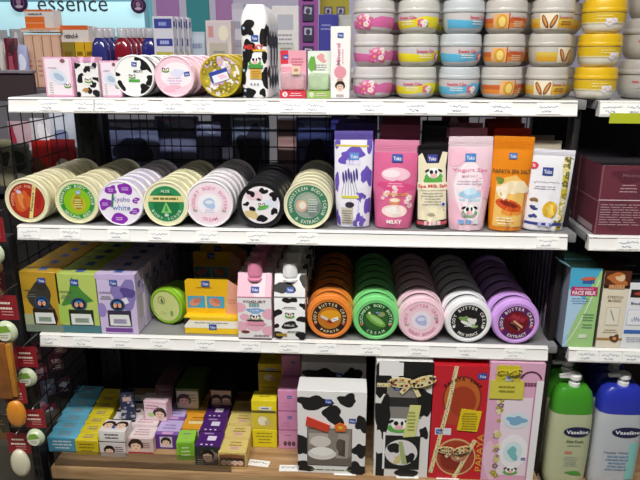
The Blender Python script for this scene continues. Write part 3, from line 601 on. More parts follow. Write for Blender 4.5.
def f_cowp(a, w, h):
    a.poly([(-.46*w, .12*h), (.46*w, .12*h), (.4*w, .8*h), (.46*w, .97*h), (.3*w, .98*h), (.18*w, .84*h), (-.2*w, .84*h), (-.34*w, .97*h), (-.46*w, .93*h)], '#ece3c4', 1, (0, .5*h)); a.ell(0, .62*h, .3*w, .07*h, '#62b04c', 2)
    a.cowface(.02*w, .72*h, .46*w, 3); a.rect(-.48*w, .5*w, .5*h, .6*h, '#f3ead0', 5); a.text('Spa Milk Salt', 0, .55*h, .055*h, '#d04a3c', 6, .92*w, .03); a.lines(0, .46*h, .7*w, 5, .035*h, '#a8a296', 5, L=3)
    a.ell(0, .19*h, .42*w, .085*h, '#f1e8c6', 3); a.blob(-.05*w, .19*h, .1*w, .03*h, 3, '#b0a890', 4); a.rect(-.48*w, .48*w, .055*h, .1*h, '#d85a66', 3); a.lines(0, .08*h, .7*w, 1, .02, '#f6dada', 3, L=4); a.logo(-.02*w, .9*h, .32*w, col='#3a3f8f'); a.rect(.26*w, .42*w, .29*h, .35*h, '#dfe3ee', 4); a.ell(.34*w, .32*h, .05*w, .02*h, '#3a4a8a', 5, 10)
def f_yogp(a, w, h):
    a.blob(-.3*w, .9*h, .3*w, .12*h, 4, '#f3bfd0', 1); a.blob(.38*w, .55*h, .2*w, .2*h, 7, '#f3bccf', 1); a.blob(-.36*w, .2*h, .2*w, .2*h, 8, '#f4c2d3', 1); a.blob(0, .48*h, .36*w, .34*h, 5, '#f9e9ef', 1, wob=.1)
    a.logo(0, .88*h, .24*w, 4, col='#4a86c8'); a.text('Yogurt Spa', 0, .73*h, .055*h, '#e88aa6', 4, .8*w); a.text('MILK SALT', 0, .665*h, .026*h, '#d8a0b4', 4, .36*w); a.lines(0, .6*h, .6*w, 2, .03*h, '#c8b6cc', 5, L=3)
    a.blob(.02*w, .45*h, .24*w, .06*h, 3, '#a9d3ee', 2, wob=.14); a.ell(.02*w, .48*h, .16*w, .045*h, '#cfe8f6', 3); a.ell(.02*w, .38*h, .28*w, .022*h, '#c6dcec', 2); a.cowface(.02*w, .26*h, .34*w, 3); a.lines(0, .2*h, .5*w, 1, .02, '#b9a9b9', 3)
    for k in (-1, 0, 1): a.rect((k*.2-.07)*w, (k*.2+.07)*w, .09*h, .14*h, '#7aa6d6' if k < 1 else '#e0e6f0', 3)
def f_papp(a, w, h):
    a.poly([(-.42*w, .06*h), (.38*w, .06*h), (.36*w, .6*h), (.1*w, .7*h), (-.36*w, .64*h)], '#f0c268', 1, (0, .35*h)); a.blob(.1*w, .55*h, .3*w, .1*h, 3, '#f6e3bd', 2); a.blob(-.2*w, .5*h, .16*w, .09*h, 6, '#f4e9d2', 2); a.text('PAPAYA SPA SALT', 0, .745*h, .05*h, '#7c5a2c', 5, .95*w, .02)
    a.ell(-.02*w, .33*h, .36*w, .07*h, '#d8541f', 3, 22, -.25); a.ell(-.02*w, .345*h, .26*w, .03*h, '#8d2d16', 4, 18, -.25); a.ell(.08*w, .25*h, .3*w, .05*h, '#ec9236', 2); a.blob(-.28*w, .63*h, .08*w, .05*h, 7, '#7a8a3a', 3); a.lines(-.1*w, .17*h, .5*w, 3, .035*h, '#fbf0d0', 5, L=4); a.logo(0, .93*h, .2*w, col='#4a74b0')
def f_whitep(a, w, h):
    a.rect(-w/2, w/2, .0, h, '#f0eef2', .5); a.rect(.27*w, w/2, .0, h, '#c9b93a', 1); a.flowers(.28*w, .5*w, 0, h, 34, 6, ['#e9dfa0', '#8f8a3a', '#f0e9d0', '#6a6a44'], 2, .06*w); a.rect(.42*w, w/2, 0, h, '#eceaf0', 3)
    a.rect(-w/2, w/2, .085*h, .12*h, '#3a3f8c', 4); a.lines(0, .1*h, .5*w, 1, .02, '#c6c9e6', 3, L=5); a.logo(-.08*w, .8*h, .24*w, 4, col='#35458f'); a.ell(-.4*w, .87*h, .1*w, .045*h, '#d8405a', 4); a.text('%', -.4*w, .87*h, .04*h, '#fff4f4', 5)
    a.scrawl(-.1*w, .66*h, .55*w, .03*h, '#8c8c9c', 4, L=3); a.lines(-.1*w, .6*h, .5*w, 2, .03*h, '#b0b0ba', 5)
    for k, c in enumerate(('#8a6a3a', '#3a3f7a', '#3f4a8c')): a.blob(-.32*w, (.42-.11*k)*h, .08*w, .03*h, 80+k, c, 3)
    a.ell(.06*w, .3*h, .18*w, .11*h, '#e3b52f', 4); a.blob(.06*w, .3*h, .11*w, .06*h, 5, '#f0cf62', 5)
YP = YB+.030
def place_pouch(nm, lab, u0t, u1t, u0b, u1b, vt, vb, depth, col, art, Y=YP, **k):
    y = Y; xb, wb = span(u0b, u1b, vb, y); xt, wt = span(u0t, u1t, vt, y); h = at((u0t+u1t)/2, vt, y).z-ZB
    ry = math.atan2(xt-xb, h); return pouch(nm, lab, 'pouch', xb, y, ZB+.002, wt, h/cos(ry), depth, col, art, 'bath salt pouches on the second shelf', ry=ry, taper=min(1, wb/wt), **k)
place_pouch('bath_salt_pouch', 'white pouch with purple cow patches and lavender beside the mangosteen tins', 334.5, 373, 337, 369, 132, 229, .036, '#d9d2ee', f_lav, sealcol='#6a5aa8', seal=.09)
place_pouch('bath_salt_pouch', 'deep pink pouch with fruit and flower pictures', 375, 419.5, 375, 411, 141, 226, .040, '#dd6a97', f_pinkp, seal=.14, sealcol='#e58fb0')
place_pouch('bath_salt_pouch', 'black and cream cow pouch of spa milk salt', 417, 449, 415.5, 447, 146, 227, .034, '#1c1a1c', f_cowp, seal=.06)
place_pouch('bath_salt_pouch', 'pale pink and white yogurt spa pouch, tallest of the front pouches', 449, 493.5, 448.5, 482.5, 137.5, 231.5, .040, '#f2cfdb', f_yogp, Y=YP-.006, seal=.11, sealcol='#f0d9e0')
place_pouch('bath_salt_pouch', 'bright orange papaya spa salt pouch', 494.5, 535, 487.5, 521, 137.5, 230.5, .040, '#ea8a1c', f_papp, Y=YP-.004, seal=.14)
place_pouch('bath_salt_pouch', 'white pouch with navy stripe and gold fruit at the shelf end', 531, 576, 521.5, 561, 150.5, 229.5, .036, '#eceaf0', f_whitep, seal=.08)
# the second and third pouch of each row, tops showing behind
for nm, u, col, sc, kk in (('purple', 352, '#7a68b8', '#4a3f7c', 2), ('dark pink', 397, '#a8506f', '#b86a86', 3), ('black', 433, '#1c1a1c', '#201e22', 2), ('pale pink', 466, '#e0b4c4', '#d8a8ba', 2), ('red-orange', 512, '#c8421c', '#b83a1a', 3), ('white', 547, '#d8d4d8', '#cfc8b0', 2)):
    for i in range(1, kk+1):
        y = YP+.046*i; x = at(u+(0 if u < 450 else -2)*i, 200, YP).x+.004*i; hh = (.178 if u < 380 else .176 if u < 440 else .172 if u < 520 else .150)+.004*i
        pouch('bath_salt_pouch', f'{nm} pouch standing {ORD[i]} in its row behind the front pouch', 'pouch', x, y, ZB+.002, (.050 if nm == 'black' else .056 if nm == 'white' else .066 if nm == 'red-orange' else .074), hh, .034, col, None, 'bath salt pouches on the second shelf', rx=.02, sealcol=sc)

# the tall cow bottle on the top shelf
def cow_bottle():
    x, w = span(241.5, 270, 80, Y0); h = hgt(4, 258, Y0, ZA); d = .046; T = thing('lotion_bottle', 'tall white bottle with black cow patches and red lettering', 'bottle', (x, Y0+d/2, ZA+.0004), -.12)
    def sec(z, k): 
        pts = []
        for i in range(32):
            t = 2*pi*i/32; e = .45; pts.append((w/2*k*math.copysign(abs(cos(t))**e, cos(t)), d/2*k*math.copysign(abs(sin(t))**e, sin(t)), z))
        return pts
    def kz(z):
        t = z/h; return .97+.03*min(1, t/.05) if t < .05 else 1-.06*max(0, sin((t-.05)*pi/.8))*.6 if t < .78 else max(.5, 1-.0-((t-.78)/.22)**2.2*.42)
    zs = [0, .002, .02*h, .05*h]+[h*(.1+.05*i) for i in range(14)]+[h*(.79+.02*i) for i in range(11)]+[h]
    m = MB(); m.loft([sec(z, kz(z)*(.96 if z == 0 else 1)) for z in zs], mat('#f5f4f3', .3, 0, .01, coat=.3)); bo = m.obj('body', T)
    a = Art(lambda u, v, q: (u*kz(v), -d/2*kz(v)*max(0, 1-abs(2*u/w)**4.4)**.2272-q-.0003, v), (-w*.47, w*.47, 0, h*.99), cu=w/12, cv=h/24)
    for i, (u, v, rx, ry) in enumerate(((-.2, .75, .26, .08), (.42, .66, .16, .13), (-.2, .51, .24, .12), (-.38, .3, .14, .14), (.42, .22, .18, .1), (-.3, .06, .3, .07), (.4, .45, .12, .06), (.3, .06, .12, .04))): a.blob(u*w, v*h, rx*w, ry*h, 20+i, '#141416', 1)
    for i, (u, v) in enumerate(((-.33, .75), (-.35, .52), (-.38, .3), (-.34, .08))): a.ell(u*w, v*h, .06*w, .02*h, '#5f7f9a', 2, 10); a.ell(u*w, v*h, .03*w, .01*h, '#dfe9f0', 3, 8)
    a.logo(.06*w, .645*h, .26*w); a.text('MILKY', .02*w, .55*h, .055*h, '#d8453c', 5, .72*w, .03); a.rect(-.02*w, .42*w, .505*h, .525*h, '#e0c23c', 4); a.cowface(.05*w, .41*h, .38*w, 3); a.rect(-.2*w, .34*w, .325*h, .36*h, '#4f9a46', 6); a.rect(-.14*w, .28*w, .21*h, .315*h, '#dcae4c', 4); a.lines(.07*w, .29*h, .34*w, 4, .02*h, '#a8772c', 5, L=5)
    for k in range(3): a.ell((-.1+.12*k)*w, .15*h, .04*w, .015*h, '#9aa0b4', 3, 10)
    MB().art(a).obj('printed_front', bo)
    b = Art(lambda u, v, q: (w/2*kz(v)*max(0, 1-abs(2*u/d)**4.4)**.2272+q+.0003, u*kz(v), v), (-d*.46, d*.46, 0, h*.98), cu=d/12, cv=h/24)
    for i, (u, v) in enumerate(((-.25, .66), (-.02, .62), (.25, .6), (-.2, .24), (.1, .45), (.2, .2))): b.blob(u*d, v*h, .16*d, .1*h, 50+i, '#141416', 1)
    MB().art(b).obj('printed_side', bo); return T
T = cow_bottle(); x, y, z = T.location
for i in (1, 2): dup(T, (x-.001*i, y+.049*i, z), f'tall white cow patch bottle, {ORD[i]} from the front behind the first')

# ------------------------------------------------------------ jars stacked on the top shelf
JR, JH = .0362, .0545
def jprof(R, Hh): return [(0, 0), (R*.62, 0), (R*.72, .001), (R*.82, Hh*.06), (R*.91, Hh*.18), (R*.955, Hh*.34), (R*.965, Hh*.60)]
def rad(v, R, Hh):
    p = jprof(R, Hh)[1:]
    for (r0, z0), (r1, z1) in zip(p, p[1:]):
        if v <= z1: return r0+(r1-r0)*(v-z0)/max(1e-9, z1-z0)
    return p[-1][0]
def jar(label, lidc, bodyc, art, R=JR, Hh=JH, group='cream jars stacked on the top shelf'):
    T = thing('cream_jar', label, 'jar', (0, 0, 0), 0, group)
    m = MB(); m.lathe(jprof(R, Hh)+[(R*.9, Hh*.62), (0, Hh*.62)], mat(bodyc, .3, 0, .02, coat=.3)); bo = m.obj('body', T)
    m = MB(); m.lathe([(0, Hh*.615), (R*.985, Hh*.615), (R, Hh*.635), (R, Hh*.72), (R*.985, Hh*.735), (R*.985, Hh*.75), (R*.97, Hh*.9), (R*.945, Hh*.965), (R*.88, Hh*.985), (R*.86, Hh*.96), (0, Hh*.96)], mat(lidc, .34, 0, .02, coat=.3)); m.obj('lid', T)
    a = Art(lambda u, v, d: ((rad(v, R, Hh)+d+.0002)*sin(u/R), -(rad(v, R, Hh)+d+.0002)*cos(u/R), v), (-R*1.9, R*1.9, Hh*.1, Hh*.595), cu=R/6, cv=Hh*.08)
    art(a, R, Hh); MB().art(a).obj('wrap_label', bo); return T
def j_art(band, ink, kind):
    def f(a, R, h):
        a.rect(-R*1.9, R*1.9, .1*h, .6*h, '#cbc5c5', .5); a.poly([(-R*1.9, .14*h), (-R*.4, .14*h), (R*.2, .2*h), (R*1.9, .12*h), (R*1.9, .46*h), (R*.6, .5*h), (R*.1, .4*h), (-R*.5, .36*h), (-R*1.9, .42*h)], band, 1, (0, .29*h))
        a.text('Sweetie Cake', -.25*R, .46*h, .1*h, ink, 4, .95*R, .02); a.lines(-.25*R, .34*h, .7*R, 2, .07*h, '#f7f2e2', 6, L=3); q = .55*R
        if kind == 'flower': a.flowers(q-.22*R, q+.22*R, .2*h, .4*h, 5, 3, ['#8a5a9a', '#e46a8a', '#f4f0f0'], 3, .13*R)
        if kind == 'blossom': a.ell(-.3*R, .36*h, .4*R, .22*h, '#e58ab6', 3); a.flowers(-.6*R, .0, .22*h, .5*h, 9, 4, ['#f4c3da', '#f9e6ef', '#d95a96'], 4, .15*R)
    return f
def j_pan(band, pic):
    def f(a, R, h):
        a.rect(-R*1.9, R*1.9, .1*h, .6*h, '#c6c0b8', .5); a.rect(-R*1.9, R*1.9, .16*h, .4*h, band[0], 1); a.rect(-R*1.9, R*1.9, .3*h, .44*h, band[1], 1.5)
        if pic == 'papaya':
            a.rect(-.05*R-.75*R, .0-.02*R, .13*h, .57*h, '#e9b27a', 2); a.ell(-.38*R, .34*h, .26*R, .21*h, '#d9a12c', 3); a.ell(-.36*R, .34*h, .16*R, .15*h, '#f0d27a', 4); a.rect(-.06*R, -.0, .11*h, .59*h, '#b4582c', 3); a.text('Sweetie Cake', .48*R, .46*h, .09*h, '#c04030', 4, .85*R); a.lines(.48*R, .33*h, .7*R, 3, .06*h, '#f3e2c8', 7, L=3)
        else:
            a.rect(-.85*R, .0, .12*h, .58*h, '#f0e3c8', 2)
            for k in (-1, 1): a.ell((-.4+.2*k)*R, .34*h, .11*R, .22*h, '#8a4f26', 3, 18, -.45*k); a.ell((-.4+.2*k)*R, .35*h, .05*R, .16*h, '#d89a54', 4, 14, -.45*k)
            a.text('Sweetie Cake', .45*R, .46*h, .09*h, '#c04030', 4, .8*R); a.lines(.45*R, .33*h, .7*R, 2, .07*h, '#8a5a2c', 7, L=3)
    return f
def j_ylid(a, R, h):
    a.rect(-R*1.9, R*1.9, .3*h, .6*h, '#d9b51e', 1); a.rect(-R*1.9, R*1.9, .28*h, .33*h, '#e9dca0', 2); a.lines(-.1*R, .5*h, .8*R, 2, .08*h, '#f0dd8a', 6); a.flowers(.1*R, .5*R, .32*h, .5*h, 3, 4, ['#6a4a6a', '#e9e3f0'], 3, .14*R)
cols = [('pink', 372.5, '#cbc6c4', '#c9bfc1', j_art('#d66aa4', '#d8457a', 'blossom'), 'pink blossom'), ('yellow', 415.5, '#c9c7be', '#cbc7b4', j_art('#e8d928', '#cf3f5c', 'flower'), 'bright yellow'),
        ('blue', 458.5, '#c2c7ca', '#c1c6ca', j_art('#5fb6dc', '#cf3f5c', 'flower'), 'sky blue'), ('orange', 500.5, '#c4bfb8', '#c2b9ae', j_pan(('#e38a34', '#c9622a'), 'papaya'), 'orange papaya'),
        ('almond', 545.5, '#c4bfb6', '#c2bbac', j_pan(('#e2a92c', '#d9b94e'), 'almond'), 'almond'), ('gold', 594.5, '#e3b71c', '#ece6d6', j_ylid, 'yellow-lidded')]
lev = ['bottom', 'second from the bottom', 'third from the bottom', 'topmost visible']
YJ = YA+.008+JR
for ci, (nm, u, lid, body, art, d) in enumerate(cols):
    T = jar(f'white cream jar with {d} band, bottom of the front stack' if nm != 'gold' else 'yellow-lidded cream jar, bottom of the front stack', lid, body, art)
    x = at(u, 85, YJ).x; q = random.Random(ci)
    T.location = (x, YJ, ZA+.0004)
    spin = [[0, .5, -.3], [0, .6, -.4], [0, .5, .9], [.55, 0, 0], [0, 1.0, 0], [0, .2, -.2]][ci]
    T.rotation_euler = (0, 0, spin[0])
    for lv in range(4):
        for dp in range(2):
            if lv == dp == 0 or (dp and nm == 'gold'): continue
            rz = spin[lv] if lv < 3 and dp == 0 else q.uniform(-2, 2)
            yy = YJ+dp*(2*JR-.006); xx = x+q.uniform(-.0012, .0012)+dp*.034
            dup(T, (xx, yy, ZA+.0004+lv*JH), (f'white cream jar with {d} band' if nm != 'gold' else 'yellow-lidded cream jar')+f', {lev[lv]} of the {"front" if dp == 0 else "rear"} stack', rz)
def j_plain(a, R, h): a.lines(-.75*R, .44*h, .3*R, 1, .1*h, '#c8505a', 3); a.lines(-.5*R, .3*h, .5*R, 3, .08*h, '#b9b4b0', 6); a.rect(-.8*R, -.45*R, .3*h, .5*h, '#8f8a90', 3) if False else None
T = jar('plain white tub with small red print, bottom of the stack beside the yellow-lidded jars', '#aaa69f', '#b3afa8', j_plain, .050, .068, 'plain white tubs'); x = at(617, 85, YA+.06).x+.05
T.location = (x, YA+.062, ZA+.0004)
for lv in (1, 2): dup(T, (x+.001*lv, YA+.062, ZA+.0004+lv*.0668), f'plain white tub, {("", "second from the bottom", "third from the bottom")[lv]} of the stack beside the yellow-lidded jars')
# ------------------------------------------------------------ third shelf: soap packs with die-cut windows
def soap_pack(lab, u0, u1, vt, vb, col, dark, kind):
    y = YC+.003; x, w = span(u0, u1, (vt+vb)/2, y); h = hgt(vt, (u0+u1)/2, y, ZC); d = .040
    T = thing('soap_pack', lab, 'soap pack', (x, y, ZC+.0012), 0, 'fruit soap packs on the third shelf')
    m = MB(); m.box(-w/2, w/2, 0, d, 0, h, mat(col, .38, 0, .02), .0008, 1); a = front(w, h)
    if kind == 0: a.blob(.02*w, .5*h, .36*w, .3*h, 5, '#3d3a30', 1); a.ell(.05*w, .78*h, .14*w, .1*h, '#34322a', 2); a.rect(-w/2, w/2, 0, .12*h, '#7b8a7c', 2); a.rect(-w/2, -.15*w, .12*h, .3*h, '#a9b38a', 1.5)
    if kind == 1: a.poly([(-.1*w, .95*h), (.12*w, .72*h), (.38*w, .55*h), (.1*w, .5*h), (-.05*w, .3*h), (-.14*w, .5*h), (-.46*w, .44*h), (-.2*w, .7*h)], '#4c8a3a', 1, (-.05*w, .6*h)); a.rect(-w/2, w/2, 0, .13*h, '#4f7f86', 2); a.poly([(-.5*w, .13*h), (.1*w, .3*h), (-.5*w, .5*h)], '#a9cc5c', 1)
    if kind == 2: a.blob(.22*w, .66*h, .34*w, .22*h, 6, '#8a7bb8', 1); a.blob(.3*w, .7*h, .16*w, .1*h, 7, '#5a4a90', 2); a.ell(-.4*w, .4*h, .12*w, .12*h, '#9a86c8', 1); a.rect(.05*w, .3*w, .5*h, .6*h, '#e9e6f2', 3, .4); a.rect(-.35*w, .35*w, .03*h, .1*h, '#7a4a9a', 2); a.rect(-w/2, w/2, .92*h, h, '#cdb8e4', 1.5)
    a.logo(-.04*w if kind else .08*w, .86*h, .2*w); a.text(('TAMARIND', 'HERBAL', 'LAVENDER')[kind], -.26*w, .7*h, .03*h, '#5a5a52', 5, .34*w); a.lines(-.26*w, .63*h, .3*w, 2, .035*h, '#7a7a70', 4, L=4)
    c = (.02*w, .5*h); a.ell(*c, .19*w, .105*h, '#2b4f7a', 6); a.ell(*c, .15*w, .085*h, '#101418', 7); 
    for k in (-1, 1): a.ell(c[0]+k*.06*w, c[1]-.01*h, .05*w, .045*h, '#e0a489', 8, 12)
    a.ell(c[0], c[1]+.04*h, .09*w, .02*h, '#3f7fc4', 8, 12)
    m.art(a); b = topf(w, d, h); b.rect(-.06*w, .14*w, d*.25, d*.75, '#4a6ab0', 1); b.lines(-.3*w, d*.5, .3*w, 1, .01, '#8a8a7a', 3); m.art(b)
    r = rightf(w, d, h); r.logo(d*.5, .8*h, d*.34); r.lines(d*.5, .6*h, d*.7, 8, .05*h, '#a9a0b8', 6); m.art(r).obj('box', T)
    m = MB(); x0, x1, z0, z1 = -.26*w, .34*w, .13*h, .40*h                       # window, soap and white sticker set in the front
    m.box(x0, x1, -.0012, -.0002, z0, z1, mat(dark, .3), .0004, 1); m.obj('soap_window', T)
    a = Art(lambda u, v, q: (u, -.0013-q, v)); a.poly([(x0+.05*w, z0+.015*h), (x1-.02*w, z0+.015*h), (x1-.06*w, z0+.2*h), (x0+.05*w, z0+.2*h)], '#e9ebe6', 1); a.rect(x0+.14*w, x1-.12*w, z0+.05*h, z0+.13*h, '#9cae9c' if kind < 2 else '#b7a6d2', 2); a.lines((x0+x1)/2, z0+.11*h, .3*w, 2, .03*h, '#7c8a7c', 5)
    MB().art(a).obj('sticker', T); return T, w, d
for k, (lab, u0, u1, vt, vb, col, dark, desc) in enumerate((('yellow soap pack with dark tamarind picture, first of three on the third shelf', 22.5, 60, 272.5, 327, '#c29a2c', '#2a261c', 'yellow soap pack behind the tamarind one'), ('light green soap pack with leaf picture between the yellow and lilac packs', 58, 99, 274.5, 332, '#bcd06a', '#26301c', 'light green soap pack behind the leaf one'), ('lilac soap pack with purple flower picture beside the lime tub', 97.5, 136.5, 275, 333.5, '#d3c3e6', '#3a3048', 'lilac soap pack behind the flower one'))):
    T, w, d = soap_pack(lab, u0, u1, vt, vb, col, dark, k); x, y, z = T.location
    for i in range(1, 6): dup(T, (x+.002*i, y+(d+.002)*i, z), f'{desc}, {ORD[i]} from the front', skip=('sticker', 'soap_window'))

# yellow display boxes with a raised back card
def display_box(lab):
    y = YC+.014; u0, u1 = 184.5, 239; x, w = span(u0, u1, 325, y); T = thing('cream_box', lab, 'carton', (x, y, ZC+.0004), 0, 'yellow boxes with header cards'); h1 = .036; d = .040; hh = hgt(279.5, 205, y+d*.5, ZC)
    m = MB(); m.box(-w/2, w/2, 0, d, 0, h1, mat('#f2c81d', .38, 0, .02), .0008, 1); a = front(w, h1); a.rect(-w/2, w/2, h1*.36, h1*.8, '#f4f0df', 1); a.lines(0, h1*.68, .8*w, 1, h1*.1, '#8a8378', 4); a.logo(.02*w, h1*.44, .14*w); a.poly([(-w/2, h1*.5), (-.38*w, h1*.95), (-w/2, h1*.95)], '#23202a', 2); m.art(a)
    b = topf(w, d, h1); b.rect(-w/2, w/2, 0, d*.25, '#f3cc2c', 1); m.art(b); m.obj('box', T)
    c = .17*w; pts = [(-w/2, h1), (w/2, h1), (w/2, hh-.5*c-.006), (w/2-.23*w, hh), (-.46*w, hh), (-w/2, hh-.004)]
    m = MB(); m.prism(pts, d*.5, d*.56, mat('#eab81a', .38)); a = Art(lambda u, v, q: (u, d*.5-q, v), (-w/2, w/2, h1, hh))
    for k, cx in enumerate((-.31, .05)): a.rect((cx-.16)*w, (cx+.165)*w, h1+.012, h1+.037, '#4aa6c8', 1); a.ell((cx-.02)*w, h1+.024, .11*w, .008, '#d7937c', 2, 18, .5-k); a.ell((cx+.02)*w, h1+.028, .08*w, .005, '#c87a66', 3, 14, .5-k)
    a.rect(-.135*w, -.115*w, h1+.01, h1+.04, '#f0d884', 2)
    a.poly([(.23*w, h1), (.5*w, h1), (.5*w, hh-.016), (.3*w, hh)], '#e2a58c', 2); a.lines(.36*w, h1+.03, .2*w, 2, .006, '#c98a70', 3); a.logo(-.12*w, hh-.009, .15*w, 4); a.lines(-.15*w, hh-.0175, .36*w, 1, .004, '#8a6a14', 4); m.art(a).obj('header_card', T)
    return T
T = display_box('yellow box with blue foot pictures on its header card, front one'); x, y, z = T.location
for i in range(1, 3):
    r = dup(T, (x-.012*min(i, 2)+.022, y+.06*i, z+(.002+.034 if i == 1 else .045 if i == 2 else .04)*0), f'yellow box with header card, {ORD[i]} from the front')
    yy = at_z(205, (0, 253, 246, 241)[i], ZC+hgt(279.5, 205, YC+.042, ZC)).y-.02; r.location = (x+(.0, -.030, -.026)[i], yy, z)

# gable-topped milk cartons with screw caps
def milk_carton(lab, u0, u1, vtop, vfold, vcap, pink, grp='milk cartons on the third shelf'):
    y = YC-.003; x, w = span(u0, u1, 320, y); h = hgt(vfold, (u0+u1)/2, y, ZC); d = w*.9; ht = hgt(vtop, (u0+u1)/2, y+.020, ZC); T = thing('milk_carton', lab, 'carton', (x, y, ZC+.0016), 0, grp)
    c = '#f3d5df' if pink else '#f2f1ef'; m = MB(); W = w/2; e = .0035*0
    v = [(-W, 0, 0), (W, 0, 0), (W, d, 0), (-W, d, 0), (-W, 0, h), (W, 0, h), (W, d, h), (-W, d, h), (-W, .020, ht), (W, .020, ht), (W, d, ht), (-W, d, ht)]
    m.add(v, [(0, 3, 2, 1), (0, 1, 5, 4), (1, 2, 6, 5), (2, 3, 7, 6), (3, 0, 4, 7), (4, 5, 9, 8), (5, 6, 10, 9), (6, 7, 11, 10), (7, 4, 8, 11), (8, 9, 10, 11)], mat(c, .35, 0, .02))
    m.box(-W-.0006, W+.0006, -.0006, d, h-.001, h+.001, mat('#c98aa0' if pink else '#8f8f92', .4))
    a = front(w, h); s = Art(lambda u, v, q: (u, .020*(v/sqrt(.0004+(ht-h)**2))-q, h+(ht-h)*(v/sqrt(.0004+(ht-h)**2))+q), (-W, W, 0, sqrt(.0004+(ht-h)**2))); sl = sqrt(.0004+(ht-h)**2)
    R = rightf(w, d, h)
    if pink:
        a.rect(-W, W, 0, h, '#f2eeee', .5)
        for i, (px, pz, r) in enumerate(((-.45, .75, .2), (.45, .6, .22), (-.42, .3, .2), (.42, .2, .2), (.0, .36, .3), (-.3, .52, .14))): a.ell(px*w, pz*h, r*w, r*w*.8, '#eeb4c6', 1)
        a.text('YOGURT', 0, .9*h, .06*h, '#6a3340', 5, .7*w, .02); a.lines(0, .82*h, .4*w, 1, .02, '#8aa', 3); a.blob(.02*w, .69*h, .26*w, .05*h, 4, '#7aa8d8', 2, wob=.12); a.ell(.02*w, .64*h, .14*w, .04*h, '#8fb6e0', 2); a.text('milk', .02*w, .69*h, .03*h, '#f6f8ff', 4, .3*w)
        a.cowface(.02*w, .53*h, .28*w, 3); a.rect(-.22*w, .26*w, .44*h, .47*h, '#3a3438', 6); a.ell(.05*w, .37*h, .3*w, .045*h, '#e79ab4', 4); a.ell(-.28*w, .17*h, .13*w, .035*h, '#7a3a30', 4); a.lines(.2*w, .09*h, .5*w, 2, .03*h, '#7a4a58', 5); a.rect(-W, W, 0, .025*h, '#6a5a62', 5)
        s.rect(-W, W, 0, sl, '#f3c3d3', .5); s.rect(-.02*w, .32*w, 0, sl, '#f5dfe6', 1); R.rect(0, d, 0, h, '#eec3d0', .5); R.lines(d/2, .8*h, d*.6, 8, .06*h, '#c88aa0', 3)
    else:
        for i, (px, pz, rx, rz) in enumerate(((.0, .93, .22, .07), (-.45, .62, .16, .1), (.45, .48, .2, .08), (.0, .34, .27, .09), (.4, .1, .22, .09), (-.38, .1, .2, .07), (.46, .8, .1, .08), (-.46, .32, .1, .06))): a.blob(px*w, pz*h, rx*w, rz*h, 90+i, '#1b1b1d', 1)
        a.cowface(.0, .6*h, .26*w, 3); a.lines(0, .77*h, .5*w, 2, .035*h, '#7a7a80', 4); a.text('MILK', 0, .34*h, .05*h, '#ececec', 4, .34*w); a.ring(0, 0, 0, 0, '#111', 1, 4); a.lines(.15*w, .2*h, .5*w, 2, .03*h, '#55504a', 5); a.rect(-.45*w, -.1*w, .08*h, .15*h, '#a98a3a', 4)
        s.blob(-.2*w, .4*sl, .32*w, .3*sl, 3, '#1b1b1d', 1); s.blob(.45*w, .75*sl, .14*w, .3*sl, 5, '#1b1b1d', 1); R.spots(0, d, 0, h, 7, 4, '#1b1b1d', 1, .2)
    s.logo(.02*w, .3*sl, .24*w, 4); m.art(a).art(s).art(R).obj('box', T)
    cc = '#e58fae' if pink else '#f3f3f2'; m = MB(); r = .0135; yc = .021; zc = h+(ht-h)*.72; hc = hgt(vcap, (u0+u1)/2, y+.016, ZC)-zc+.001
    m.lathe([(r*1.15, 0), (r*1.15, .003), (r*.92, .0045), (r*.92, .008), (r, .009), (r, hc-.002), (r*.9, hc), (0, hc)], mat(cc, .32, coat=.3), 'z', (0, yc, zc), 28)
    for i in range(18): t = 2*pi*i/18; m.box(-.0008+r*cos(t), .0008+r*cos(t), yc+r*sin(t)-.0008, yc+r*sin(t)+.0008, zc+.0095, zc+hc-.003, mat(cc, .32, coat=.3))
    m.obj('screw_cap', T); return T
for lab, u0, u1, vt, vf, vc, pink, desc in (('pink yogurt milk carton with pink screw cap', 238, 271.5, 274, 298, 263, True, 'pink carton with screw cap'), ('black and white cow patch milk carton with white screw cap', 274.5, 305, 275, 298, 264, False, 'cow patch carton with screw cap')):
    T = milk_carton(lab, u0, u1, vt, vf, vc, pink); x, y, z = T.location
    for i in (1, 2, 3): dup(T, (x+.001*i, y+.064*i, z), f'{desc}, {ORD[i]} from the front behind the first')

# ------------------------------------------------------------ neighbouring unit: burgundy cartons and lotion cartons
def f_burg(a, w, h):
    a.text('Mistine', 0, .86*h, .05*h, '#8a5f66', 4, .3*w); a.blob(.0, .85*h, .28*w, .1*h, 4, '#5c2b36', 1); a.blob(-.2*w, .3*h, .3*w, .2*h, 6, '#62303b', 1); a.blob(.3*w, .6*h, .2*w, .2*h, 8, '#66323e', 1)
    a.lines(-.02*w, .72*h, .3*w, 3, .045*h, '#b98f95', 4); a.rect(-.5*w, .48*w, .5*h, .515*h, '#d9bcc0', 3); a.lines(-.02*w, .44*h, .86*w, 9, .036*h, '#b08a90', 9, just=1); a.rect(-w/2, -.475*w, 0, h, '#8a5560', 2)
y = YB+.002
pL, pR = at(593.5, 236, y), at(652, 236, y); h = hgt(165.5, 610, y, ZB)
def lf_b(a, d, h): a.rect(d*.0, d, .48*h, .5*h, '#9a6a74', 2); a.rect(d*.2, d*.9, .03*h, .12*h, '#b09aa0', 2); a.blob(d*.5, .7*h, d*.3, .15*h, 3, '#6a3844', 1)
o = carton('gift_carton', 'front burgundy carton with lines of pink print beside the white pouch', 'carton', (pL.x+pR.x)/2, y, ZB+.0004, pR.x-pL.x, .105, h, '#6e3440', f_burg, lambda a, w, d: a.rect(-w/2, w/2, 0, d, '#1e1a20', 1), None, lf_b, 'burgundy cartons')
